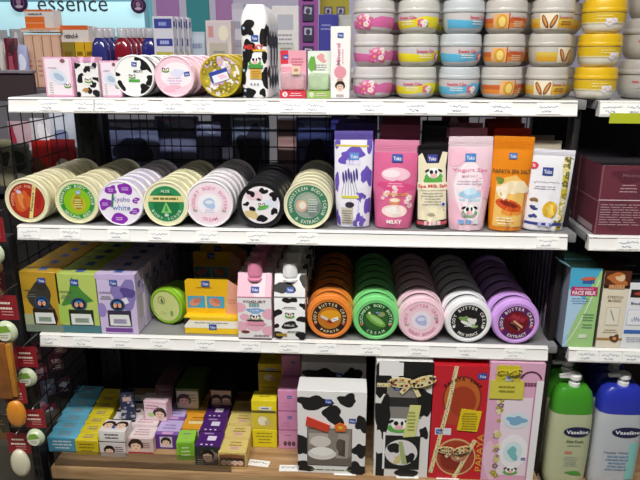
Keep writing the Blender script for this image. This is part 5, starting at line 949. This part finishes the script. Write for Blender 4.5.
shell(T, w, h, d, '#ecebe9', g2, side=lambda s, d, h: s.spots(0, d, 0, h, 8, 9, '#1a1a1c', 1, .2))
ribbon(T, [(-.48*w, .80*h), (.48*w, .80*h)], .008, 0, 'ribbon', 3); bow(T, -.0015, .14*w, .83*h, .042, seed=4)
m = MB(); m.prism([(.02*w, .36*h), (.24*w, .37*h), (.32*w, .64*h), (.12*w, .64*h)], -.0026, -.0016, mat('#d9dc8a', .5)); a = Art(lambda u, v, q: (u, -.0026-q, v)); a.lines(.16*w, .58*h, .15*w, 6, .03*h, '#a3a552', 4); m.art(a).obj('yellow_leaflet', T)
# red gift box
T, w, h, d = gift('tall red gift box with papaya soap and patterned ribbon', 431.5, 485.5, 366, 470.5, '#c8202c', .06)
def g3(a, w, h):
    a.rect(-w/2, w/2, 0, h, '#c81f2e', .5); a.ell(.04*w, .72*h, .36*w, .2*h, '#8a2a1c', 1); a.ell(.04*w, .72*h, .33*w, .18*h, '#c2642a', 2); a.ell(.04*w, .7*h, .26*w, .13*h, '#a53c20', 3); a.ringtext('PAPAYA SOAP', .04*w, .72*h, .17*h, .028*h, '#3a1a14', pi/2, 1.9); a.ell(-.06*w, .55*h, .28*w, .06*h, '#b8442a', 2)
    a.ell(.0, .2*h, .38*w, .17*h, '#d9b27c', 1); a.ell(.0, .2*h, .355*w, .155*h, '#a8412c', 2); a.ell(-.05*w, .18*h, .24*w, .1*h, '#8a2c20', 3); a.ell(.06*w, .22*h, .16*w, .06*h, '#c98a6a', 4); a.rect(-.42*w, -.12*w, .4*h, .46*h, '#dfe0e6', 2); a.logo(-.34*w, .43*h, .12*w, 5); a.logo(.38*w, .92*h, .16*w, 4)
    a.text('PAPAYA', .44*w, .25*h, .05*h, '#e2a03a', 4, .34*h, .02, rot=pi/2)
shell(T, w, h, d, '#c8202c', g3); ribbon(T, [(-.10*w, h*.995), (-.22*w, .62*h), (-.46*w, .05*h)], .008, 0, 'ribbon', 7); ribbon(T, [(.34*w, .36*h), (-.0*w, .01*h)], .008, 0, 'ribbon', 9); bow(T, -.0015, -.05*w, .27*h, .030, '#e2cf9a', '#b0722c', 5)
m = MB(); m.prism([(-.02*w, .45*h), (.36*w, .44*h), (.42*w, .62*h), (.04*w, .64*h)], -.0026, -.0016, mat('#e2c81e', .5)); a = Art(lambda u, v, q: (u, -.0026-q, v)); a.lines(.2*w, .6*h, .3*w, 7, .022*h, '#a08a14', 4); m.art(a).obj('yellow_leaflet', T)
# pink gift box
T, w, h, d = gift('tall pink gift box with yogurt soap and yellow tag', 486, 540, 363, 469.5, '#e5b6d0', .06)
def g4(a, w, h):
    a.rect(-w/2, w/2, 0, h, '#e3aecb', .5); a.blob(-.38*w, .18*h, .14*w, .14*h, 5, '#ecc6da', 1); a.blob(-.1*w, .62*h, .14*w, .1*h, 6, '#f3dbe8', 1); a.rect(.37*w, .5*w, 0, .86*h, '#f0eef0', 2); a.rect(.35*w, .37*w, 0, .86*h, '#c98ab0', 3)
    a.rect(-.22*w, .34*w, .05*h, .72*h, '#efdfe9', 2); a.ell(.07*w, .53*h, .24*w, .07*h, '#d9e6f0', 4); a.blob(.07*w, .53*h, .16*w, .04*h, 4, '#7fb0d0', 5); a.ell(.07*w, .26*h, .27*w, .15*h, '#f7f2f6', 4); a.ell(.06*w, .26*h, .18*w, .09*h, '#d8ecf0', 5); a.blob(.06*w, .25*h, .1*w, .05*h, 5, '#7fc0c4', 6); a.cowface(.05*w, .1*h, .22*w, 4); a.logo(.27*w, .2*h, .08*w, 5)
    a.flowers(-.3*w, -.22*w, .02*h, .7*h, 26, 3, ['#a8a03a', '#d9cf8a', '#8a6a8a', '#e9e2c0'], 4, .04*w); a.ring(.26*w, .86*h, .17*w, .2*w, '#5a2a44', 4, 20, .2, 2.9); a.lines(.26*w, .83*h, .3*w, 1, .02, '#8a4a6a', 3)
shell(T, w, h, d, '#e5b6d0', g4)
m = MB(); m.box(-.48*w, .14*w, -.0028, -.0016, .71*h, .86*h, mat('#d6cc4e', .5)); a = Art(lambda u, v, q: (u, -.0028-q, v)); a.lines(-.17*w, .81*h, .4*w, 2, .035*h, '#8f8a2a', 3)
a.rect(-.22*w, -.06*w, .86*h, .92*h, '#c9cdd6', 4); a.rect(-.19*w, -.09*w, .875*h, .905*h, '#6f7fae', 5); m.box(-.38*w, .04*w, -.003, -.0016, .855*h, .98*h, mat('#cfc32c', .5)); m.art(a).obj('yellow_tag', T); bow(T, -.003, -.16*w, .93*h, .022, '#d9cc3a', '#b0a424', 6)
# ------------------------------------------------------------ packs hanging at the left end of the unit
def hang_pack(lab, u, v, Y, s, kind, rz=0):
    p = at(u, v, Y); T = thing('hanging_pack', lab, 'hanging pack', (p.x, Y, p.z), rz, 'packs hanging beside the left post'); w = .046*s; h = .07*s
    m = MB(); m.box(-w/2, w/2, 0, .0012, -h*.1, h*.55, mat('#8a1f27', .4, 0, .15)); a = Art(lambda x, z, q: (x, -q, z)); a.lines(-.02*w, .35*h, .7*w, 2, .14*h, '#e9d9c4', 4); a.lines(.1*w, .12*h, .5*w, 2, .08*h, '#d98a86', 6); m.art(a).obj('header_card', T)
    m = MB(); c = {'green': ('#c9d6b4', .5), 'orange': ('#d88a2a', .5), 'clear': ('#d8d2b8', .5)}[kind]
    m.lathe([(0, -.010), (w*.30, -.009), (w*.40, -.005), (w*.43, 0), (0, 0.0)], mat(c[0], .3, 0, .12, coat=.3), 'y', (-.05*w, -.0005, -h*.42), 24, 1, 1.05 if kind == 'green' else 1.6); m.obj('product', T)
    if kind == 'green':
        a = Art(lambda x, z, q: (x, -.0108-q, z)); a.ell(-.05*w, -h*.42, w*.29, w*.3, '#dfe3cf', 1); a.poly([(-.34*w, -h*.42), (.24*w, -h*.36), (.1*w, -h*.2), (-.2*w, -h*.22)], '#7ea83a', 2); a.lines(-.05*w, -h*.46, .4*w, 2, .06*h, '#9a9a80', 3); MB().art(a).obj('sticker', T)
    m = MB(); m.tube([(0, -.002, h*.5), (0, -.0045, h*.56), (0, .0, h*.60), (0, .05, h*.61)], .0012, mat('#8a8a8c', .3, 1)); m.obj('hook', T)
    return T
YH = 1.03
for i, (u, v, c) in enumerate(((2, 292, '#4a1c1a'), (12, 345, '#3a2a18'), (22, 398, '#4a2a1a'), (30, 448, '#331c1e'), (4, 432, '#3c3626'), (-2, 258, '#41302a'))):
    p = at(u, v, 1.12+.012*(i % 2)); m = MB(); m.box(-.026, .026, 0, .008, -.042, .042, mat(c, .22, 0, .35, coat=.6), .003); a = Art(lambda x, z, q: (x, -q, z)); a.blob(.004, -.01, .014, .018, i+5, '#7a5a34', 1); a.lines(0, .028, .034, 2, .008, '#8a6a5a', i); m.art(a)
    tag(m.obj('film_pack', None, (p.x-.012, p.y, p.z)), f'dark brown film pack, {ORD[i]} of those hanging behind the red-topped packs' if i else 'uppermost dark brown film pack hanging behind the red-topped packs', 'pack', 'dark film packs at the left edge')
for i, (u, v, s, k, dsc) in enumerate(((-7, 238, 1.0, 'green', 'uppermost red-topped pack with a green round tub beside the second shelf'), (6, 316, 1.05, 'green', 'red-topped pack with a green round tub beside the third shelf'), (27, 364, .95, 'green', 'red-topped pack with a green round tub under the third shelf end'), (35.5, 425, .9, 'green', 'lowest red-topped pack with a green round tub beside the post'),
        (7, 366, 1.0, 'orange', 'red-topped pack with an orange bar in clear film'), (16, 400, .95, 'orange', 'lower red-topped pack with an orange pouch'), (20, 450, 1.0, 'clear', 'lowest pack with a pale clear bottle near the floor'))):
    hang_pack(dsc, u, v, YH-.028*(i % 2)-.012*(i > 3), s, k)
m = MB(); p = at(8, 372, YH-.045); m.box(p.x-.022, p.x+.004, YH-.05, YH-.042, p.z-.055, p.z+.06, mat('#8a5426', .3, 0, .35), .003); m.box(p.x+.004, p.x+.014, YH-.05, YH-.04, p.z-.05, p.z+.058, mat('#b57a2a', .3, 0, .15), .002); tag(m.obj('sponge_pack'), 'long orange-brown film pack hanging at the left edge', 'hanging pack')
m = MB(); p = at(4, 455, 1.06); m.box(p.x-.20, p.x+.045, 1.10, 1.30, 0, p.z-.005, mat('#4c483e', .5, 0, .06), .004); tag(m.obj('floor_bin'), 'dull beige plinth below the hanging packs', 'plinth')
m = MB(); m.box(-1.35, -.70, 1.42, 1.44, 0, ZB-.04, mat('#241f22', .6)); tag(m.obj('rear_board'), 'dark board behind the hanging packs at the left end', 'board')

# ------------------------------------------------------------ goods seen through the wires
def pouch_pack(nm, lab, u0, u1, vt, vb, Y, col, spots_, group, d=.02, seed=1, z=None):
    a, b = at(u0, (vt+vb)/2, Y), at(u1, (vt+vb)/2, Y); zt, zb = at(u0, vt, Y).z, at(u0, vb, Y).z
    if z is not None: zb = z
    w, h = b.x-a.x, zt-zb; m = MB(); q = random.Random(seed); n = 10
    secs = []
    for j in range(8):
        t = j/7; k = (1-t)**.6*.9+.1; secs.append([(w/2*math.copysign(abs(cos(s))**.6, cos(s))*(1-.05*q.random()), d/2*k*sin(s), h*t) for s in (2*pi*i/16 for i in range(16))])
    m.loft(secs, mat(col, .3, 0, .1, coat=.3)); ar = Art(lambda u, v, e: (u, -d/2*((1-v/h)**.6*.9+.1)*max(0, 1-abs(2*u/w)**3)**.5-e-.0008, v), (-w*.42, w*.42, h*.03, h*.95), cu=w/6, cv=h/8)
    for c, x, y, rx, ry in spots_: ar.blob(x*w, y*h, rx*w, ry*h, seed+int(x*90), c, 1+abs(x))
    m.art(ar); return tag(m.obj(nm, None, ((a.x+b.x)/2, Y, zb)), lab, 'pack', group)
gp = 'packs on the shelf behind the wire'
ZBB = ZB-.0098
for i, (u0, u1, vt, Y, c, sp, lab) in enumerate((  # whitish blobs near the tops of blue packs are painted crumple highlights
    (108, 160, 119, 1.56, '#6a7298', [('#b6bcd2', 0, .93, .4, .08), ('#1c2040', 0, .5, .3, .25)], 'blue film pack behind the wire above the purple-print tins'),
    (156, 200, 116, 1.60, '#767ca4', [('#c3c9e2', .1, .9, .3, .1), ('#d08ac8', -.2, .97, .2, .05)], 'blue pack with a pink corner behind the wire'),
    (196, 222, 121, 1.54, '#666c90', [('#8a93b8', 0, .9, .3, .08)], 'dark blue pack behind the wire above the banded tins'),
    (232, 270, 114, 1.55, '#6c7896', [('#dfe6f4', -.1, .95, .4, .05), ('#20243c', 0, .5, .35, .3)], 'blue pack with painted white highlight behind the wire over the black tins'),
    (296, 333, 117, 1.55, '#4a5694', [('#7f8fd0', 0, .92, .35, .08), ('#151c4a', .1, .4, .3, .3)], 'deep blue pack behind the wire over the mangosteen tins'),
    (330, 372, 112, 1.52, '#3a3f9c', [('#e0d8ee', .1, .85, .2, .1)], 'violet pack behind the lavender pouch'),
    (440, 468, 112, 1.56, '#8a2a3c', [('#e6c9d4', 0, .8, .3, .12)], 'dark red pack above the cow pouch'),
    (378, 414, 112, 1.56, '#aab8d6', [('#5a7ab8', 0, .7, .3, .2)], 'pale blue pack above the pink pouch'),
    (494, 520, 112, 1.56, '#c8622c', [('#e6c9a4', 0, .8, .3, .12)], 'orange pack above the papaya pouch'))):
    pouch_pack('film_pack', lab, u0, u1, vt, 170, Y, c, sp, gp, .03, i+3, z=ZBB)
a0, a1 = at(277, 140, 1.58), at(297, 140, 1.58); carton('carton', 'plain rose carton behind the wire over the black tins', 'carton', (a0.x+a1.x)/2, 1.58, ZBB, a1.x-a0.x, .06, .155, '#d0a2a2', fr_lines('#d8aaaa', '#d9b6b6'), group=gp)
a0, a1 = at(213, 140, 1.62), at(232, 140, 1.62); carton('carton', 'dark grey carton behind the wire beside the blue packs', 'carton', (a0.x+a1.x)/2, 1.62, ZBB, a1.x-a0.x, .06, .165, '#77738a', fr_lines('#827e94', '#8a869a'), group=gp)
# beyond the side wire: red and white packs hanging and jars below
YL = 1.30
for i, (u0, u1, vt, vb, Y, c, sp, lab) in enumerate((
    (8, 32, 121, 141, 1.26, '#c9aab4', [('#a8324a', -.3, .6, .14, .4), ('#f2eef2', .2, .4, .3, .2)], 'white pack with red handle shape behind the side wire'),
    (30, 52, 118, 138, 1.30, '#dcd8e2', [('#4a4658', -.1, .4, .3, .25), ('#f6f4fa', .2, .7, .3, .2)], 'white crinkled pack behind the side wire'),
    (50, 76, 113, 137, 1.34, '#d6dcec', [('#8a98c0', 0, .6, .35, .16), ('#2a2a3a', .1, .3, .2, .12)], 'bluish white crinkled pack behind the side wire'),
    (32, 52, 140, 163, 1.30, '#b3201c', [('#6a3a1c', -.1, .35, .3, .3)], 'bright red pack behind the side wire'),
    (50, 76, 139, 158, 1.35, '#8a1a20', [('#b9a89a', 0, .4, .25, .2)], 'dark red pack behind the side wire'),
    (-4, 14, 139, 180, 1.24, '#8f8a72', [('#3a3a34', 0, .6, .3, .2)], 'olive grey pack behind the side wire'),
    (12, 32, 143, 185, 1.26, '#55584e', [('#23241f', 0, .6, .35, .2), ('#8a8a7a', 0, .2, .3, .1)], 'dark olive pack behind the side wire'),
    (-6, 14, 182, 215, 1.23, '#6a3c16', [('#b0662a', 0, .6, .3, .2)], 'amber brown pack low behind the side wire'))):
    o = pouch_pack('film_pack', lab, u0, u1, vt, vb, 1.468 if vt > 138 else 1.498, c, sp, 'packs standing beyond the side wire', .024, i+31, z=ZBB)
for i, (u, v, c) in enumerate(((44, 352, '#8a3a52'), (50, 372, '#a34a62'), (42, 392, '#8f4358'), (51, 405, '#7a8098'), (58, 388, '#6a7088'), (47, 425, '#7a2a40'), (60, 412, '#86374e'), (66, 362, '#5a2438'), (74, 385, '#4a1e30'), (70, 345, '#6a2a44'))):
    p = at(u-10, v, 1.24+.02*(i % 3)); m = MB(); m.box(-.016, .016, -.004, .004, -.022, .022, mat(c, .3, 0, .15, coat=.3), .003); a = Art(lambda x, z, q: (x, -.004-q, z)); a.blob(0, .004, .009, .008, i, '#d9b3bd' if i % 2 else '#b9c0d0', 1); a.lines(0, -.008, .02, 2, .005, '#e0cdd2', i); m.art(a)
    x = min(p.x, -.672); tag(m.obj('sachet', None, (x, p.y, p.z), (0, 0, .6)), f'small {"pink" if "3a" in c or "4a" in c else "grey and rose"} sachet, number {("one", "two", "three", "four", "five", "six", "seven", "eight", "nine", "ten")[i]} down behind the lower side wire', 'sachet', 'sachets behind the lower side wire')

# ------------------------------------------------------------ the next aisle seen over the top shelf
ZT = ZA-.0038; gt = 'goods on the far side of the top shelf'
def far_box(nm, lab, u0, u1, vt, Y, d, col, fr=None, tp=None, vb=None, lift=0, grp=gt, rt=None):
    a, b = at(u0, vt+15, Y), at(u1, vt+15, Y); z0 = ZT+lift; h = at((u0+u1)/2, vt, Y).z-z0
    return carton(nm, lab, 'carton' if 'box' in nm or 'carton' in nm else 'pack', (a.x+b.x)/2, Y, z0+.0003, b.x-a.x, d, h, col, fr, tp, rt, None, grp)
# four peach packs in a wide tray, orange boxes on and beside it
for i, u in enumerate((29, 38, 47, 56)):
    far_box('peach_pack', f'tall peach pack behind the soap boxes, {("first", "second", "third", "last")[i]} of four', u-4, u+4.4, 34.5, 1.52, .05, '#d6a890', lambda a, w, h: (a.rect(-.4*w, .3*w, .05*h, .95*h, '#e0b89e', 1), a.lines(0, .5*h, .5*w, 4, .09*h, '#c48a78', 4)))
pk = at(40, 33.5, 1.52)
m = MB(); a0, a1 = at(22.5, 33, 1.52), at(61, 33, 1.52); m.box(a0.x, a1.x, 1.515, 1.575, pk.z+.0025, pk.z+.0125, mat('#d98a52', .5), .001); a = Art(lambda u, v, q: (u, 1.515-q, v)); a.rect(a0.x, a1.x, pk.z+.003, pk.z+.0085, '#d8cfc8', 1); a.lines((a0.x+a1.x)/2, pk.z+.006, .07, 1, .003, '#8a6a5a', 3); m.art(a); tag(m.obj('flat_carton'), 'flat orange and white carton lying across the peach packs', 'carton', gt)
def f_or(a, w, h): a.rect(-w/2, .18*w, .0, .62*h, '#e0702a', 1); a.rect(-w/2, .5*w, .9*h, h, '#d9642a', 1); a.rect(-w/2, .18*w, .25*h, .29*h, '#f0b48a', 2); a.text('retinol-A', -.12*w, .76*h, .12*h, '#3a3438', 4, .5*w, .02)
x0, x1 = at(25, 20, 1.525), at(53.5, 20, 1.525); zt = pk.z+.0128; carton('skincare_box', 'orange and white box standing on the flat carton', 'carton', (x0.x+x1.x)/2, 1.525, zt, x1.x-x0.x, .045, at(40, 9.5, 1.525).z-zt, '#ddd6d2', f_or, group=gt)
far_box('skincare_box', 'orange and white box behind the yellow cartons', 61.5, 89, 25.5, 1.53, .045, '#ddd6d2', f_or, lift=.045)
for i, (u0, u1, c) in enumerate(((63, 75.5, '#8a7a2c'), (76, 85, '#d9ac1c'), (85.6, 94, '#d9a81a'))):
    far_box('yellow_carton', ('olive' if i == 0 else 'golden yellow')+f' carton under the orange box, {("first", "second", "third")[i]} of three', u0, u1, 42.2, 1.52, .05, c, fr_lines(c, '#7a5a14'))
far_box('skincare_box', 'white carton with green edge between the orange box and blue bottles', 89.5, 95, 27, 1.56, .04, '#dad6d6', lambda a, w, h: a.rect(0, .4*w, .55*h, .9*h, '#5a7a4a', 1), lift=.045)
m = MB(); a0, a1 = at(61, 42, 1.55), at(96, 42, 1.55); m.box(a0.x, a1.x, 1.571, 1.60, ZT+.0003, ZT+.0447, mat('#a08018', .5)); tag(m.obj('yellow_carton'), 'long yellow carton behind the olive and golden ones', 'carton', gt)
m = MB(); m.box(a0.x, a1.x, 1.528, 1.57, ZT+.0440-.004, ZT+.0448, mat('#b08a1a', .5)); o = m.obj('carton_tray'); tag(o, 'thin yellow tray under the orange box', 'tray', gt); bpy.data.objects.remove(o)
# squat bottles with clear caps
def nail(lab, u, Y, col):
    p = at(u, 57, Y); T = thing('polish_bottle', lab, 'bottle', (p.x, Y, ZT+.0002), 0, gt); h = at(u, 38, Y).z-ZT; hc = at(u, 28, Y).z-ZT; w = .020
    m = MB(); m.loft([[(w*k*math.copysign(abs(cos(t))**.6, cos(t)), w*.8*k*math.copysign(abs(sin(t))**.6, sin(t)), z) for t in (2*pi*i/20 for i in range(20))] for k, z in ((.9, 0), (1, .004), (1, h*.72), (.85, h*.9), (.5, h))], mat(col, .15, 0, .1, coat=.5)); a = Art(lambda u, v, q: (u, -w*.8*max(0, 1-abs(u/w)**3.3)**.3-q-.0004, v), cu=w/4); a.lines(0, h*.6, w*1.1, 4, h*.12, '#d9d0dc', 4); m.art(a).obj('body', T)
    m = MB(); m.lathe([(.0, h), (.011, h), (.012, hc-.003), (.010, hc), (0, hc)], mat('#d3cdd2', .2, 0, 0, .6), 'z', (0, 0, 0), 20); m.obj('clear_cap', T); return T
for i in range(3): nail(f'blue bottle with clear cap beside the yellow cartons, {ORD[i]} in its row', 101.5+5.5*i, 1.50+.046*i, '#33377e')
for i in range(5): nail(f'red bottle with clear cap over the cow tin, {ORD[i]} in its row', 124+5.2*i, 1.50+.046*i, '#8a1a2c')
nail('dark blue bottle with clear cap beside the white packs', 151, 1.56, '#2f3388')
# white packs with blue labels
for i in range(4):
    far_box('skincare_carton', f'white pack with blue labels above the pink tin, {ORD[i]} in its row', 153+5.5*i, 173+5.3*i, 16.5+.4*i, 1.47+.031*i, .028, '#d3d2dc', lambda a, w, h: (a.rect(-.42*w, .45*w, .84*h, .97*h, '#3a3f94', 1), a.lines(0, .9*h, .5*w, 1, .02, '#8fa0d8', 3), a.rect(-.36*w, .45*w, .60*h, .7*h, '#2f3a92', 1), a.lines(.05*w, .65*h, .6*w, 1, .02, '#a9b4e0', 3), a.rect(-.4*w, .45*w, .46*h, .52*h, '#b7b04a', 1), a.lines(0, .42*h, .7*w, 6, .06*h, '#a9a6a6', 5)), rt=lambda a, d, h: (a.rect(d*.2, d*.7, .86*h, .94*h, '#3f4a94', 1), a.lines(d*.5, .7*h, d*.6, 7, .08*h, '#b9b9c6', 3)))
# clear packs with beige card
for i in range(2):
    far_box('powder_pack', ('beige' if i == 0 else 'second beige')+' pack with round window '+('above the gold tin' if i == 0 else 'behind the one above the gold tin'), 206+2*i, 231+2*i, 20.5, 1.47+.04*i, .025, '#d9c9c6', lambda a, w, h: (a.rect(-.38*w, .36*w, .08*h, .68*h, '#b9b2a4', 1), a.rect(-.46*w, .46*w, .68*h, .98*h, '#cfc3c6', 1), a.ell(.2*w, .82*h, .2*w, .11*h, '#e6ddc6', 2), a.rect(-.4*w, -.2*w, .76*h, .92*h, '#c98f8c', 2), a.lines(0, .55*h, .6*w, 6, .08*h, '#8f887c', 4)))
far_box('clear_pack', 'frosted clear pack between the white and beige packs', 190, 205, 32, 1.60, .04, '#b8c6d2', fr_lines('#c4d2dc', '#8f9ab8'))
far_box('clear_pack', 'frosted grey pack between the beige pack and the cow bottle', 232, 244, 4, 1.62, .04, '#b9b6c4', fr_lines('#c6c2d0', '#9a96a8'))
# behind the blister packs
far_box('skincare_carton', 'white pack with grey print behind the cow bottle', 272, 298.5, 6, 1.47, .03, '#dcd8d8', lambda a, w, h: (a.rect(-.3*w, .3*w, .72*h, .9*h, '#b3b4be', 1), a.lines(0, .66*h, .7*w, 3, .05*h, '#9a9aa4', 3), a.rect(-.3*w, .34*w, .2*h, .55*h, '#c9c9c0', 1), a.lines(.02*w, .5*h, .5*w, 6, .05*h, '#8a8a8a', 5)))
far_box('skincare_carton', 'deep blue carton behind the slim carton', 318.5, 338, 14.5, 1.48, .03, '#3a3a94', lambda a, w, h: (a.lines(-.1*w, .86*h, .6*w, 2, .05*h, '#8f92cc', 4), a.rect(.3*w, .5*w, 0, .95*h, '#33338a', 1)))
far_box('skincare_carton', 'grey carton beside the deep blue one', 338.5, 352, 15, 1.50, .03, '#b3b3ae', fr_lines('#bcbcb6', '#8a8a86'))
# two standing cards of carded goods
def rack(lab, u0, u1, vt, Y, col, pc, n, cols_):
    a, b = at(u0, 20, Y), at(u1, 20, Y); zt = at(u0, vt, Y).z; T = thing('display_stand', lab, 'display stand', ((a.x+b.x)/2, Y, ZT+.0003), 0); w, h = b.x-a.x, zt-ZT
    m = MB(); m.box(-w/2, w/2, 0, .006, 0, h, mat(col, .45)); m.box(-w/2, w/2, -.03, .0, 0, .004, mat(col, .45)); m.obj('back_board', T); q = random.Random(n)
    k = 0
    for r in range(n):
        for c in range(cols_):
            x = w*((c+.5)/cols_-.5)*.85; z = h*(.97-(r+.5)*.19); m = MB(); s = w/cols_*.28; m.box(x-s, x+s, -.006, -.001, z-s*1.4, z+s*1.4, mat(pc, .4), .0008, 1); ar = Art(lambda u, v, e: (u, -.006-e, v)); ar.rect(x-s*.7, x+s*.7, z-s*.2, z+s*1.0, '#b8b4cc', 1, q.uniform(-.2, .2)); ar.ell(x, z+s*.3, s*.4, s*.5, '#3a3450', 2, 12); m.art(ar).obj('carded_item', T)
    return T
rack('purple stand with small dark carded items behind the blister packs', 298.5, 318, -22, 1.66, '#9a4f9c', '#34304a', 4, 1)
rack('yellow stand with small carded items behind the deep blue carton', 320, 349, -22, 1.72, '#b0a524', '#6a6478', 2, 2)
# left end: clear bags, a burgundy pack, a white card
for i, (u0, u1, vt, c, sp, lab) in enumerate(((-6, 5, 42, '#cfc6c2', [('#5a4a4c', 0, .4, .2, .1)], 'white card pack at the far left of the back shelf'), (6, 20, 38, '#6a1a30', [('#a8495c', 0, .4, .2, .3), ('#3a1020', .1, .8, .3, .12)], 'burgundy pack on the back shelf beside the white card'), (18, 29, 45, '#a9aed6', [('#dfe2f4', 0, .5, .3, .3)], 'pale lilac pack on the back shelf beside the burgundy one'), (-4, 10, 30, '#9a9aa0', [('#c6c6cc', 0, .7, .3, .2)], 'frosted grey bag behind the white card pack'), (12, 26, 29, '#a4a2a6', [('#d0ced4', 0, .7, .3, .2)], 'frosted grey bag behind the burgundy pack'))):
    pouch_pack('film_pack', lab, u0, u1, vt, 75, 1.50+.06*(i > 2), c, sp, gt, .03, i+60, z=ZT+.0003)
# illuminated sign over the next aisle
YE = 2.9; a0, a1 = at(-60, 0, YE), at(144, 0, YE); zt, zb = at(60, -3, YE).z, at(60, 46, YE).z
T = thing('lit_sign', 'pale blue illuminated header reading essence over the next aisle', 'sign', ((a0.x+a1.x)/2, YE, zb)); w, h = a1.x-a0.x, zt-zb
m = MB(); m.box(-w/2, w/2, .0, .06, 0, h, mat('#7db7c9', .4), .004); m.obj('housing', T)
m = MB(); m.box(-w/2+.004, w/2-.004, -.004, .0, h*.20, h*.90, mat('#b4dfe9', .35, 0, 0, 1, .38), .001); m.obj('lit_panel', T)
cx = at(73, 7, YE).x-(a0.x+a1.x)/2; cz = at(73, 6, YE).z-zb
a = Art(lambda u, v, q: (u, -.0046-q, v)); a.text('essence', cx, cz, at(73, 0, YE).z-at(73, 11.5, YE).z, '#4a4a52', 2, at(108, 6, YE).x-at(38, 6, YE).x, 0); MB().art(a).obj('lettering', T)
m = MB(); m.box(-w/2, w/2, -.006, .0, h*.03, h*.16, mat('#6fb0c2', .35)); m.obj('lower_band', T)
for k, (u, v, r) in enumerate(((20, 3, 8.2), (139, 5.5, 7.2))):
    p = at(u, v, YE); rr = r*YE/600; x, z = p.x-(a0.x+a1.x)/2, p.z-zb; m = MB(); m.lathe([(0, -.012), (rr*.95, -.012), (rr, -.010), (rr, -.005), (0, -.005)], mat('#3a2452', .4), 'y', (x, 0, z), 32); a = Art(lambda u, v, q: (u, -.0122-q, v)); a.ring(x, z, rr*.55, rr*.68, '#8a5a8a', 1); a.ell(x, z+rr*.1, rr*.3, rr*.35, '#b98ab0', 2); a.ell(x, z-rr*.4, rr*.45, rr*.16, '#e0cfe0', 2); m.art(a).obj('round_badge', T)
# the next aisle's shelf under the sign
T = thing('display_gondola', 'white shelf unit of the next aisle under the illuminated sign', 'shelving unit', (0, 0, 0))
m = MB(); m.box(-2.6, 1.2, 3.2, 3.45, 0, zb-.1, mat('#c9c6d2', .5)); m.obj('cabinet', T)
m = MB(); m.box(-2.6, 1.2, 2.94, 3.2, zb-.14, zb-.11, mat('#d9d9e2', .4)); m.obj('shelf', T)
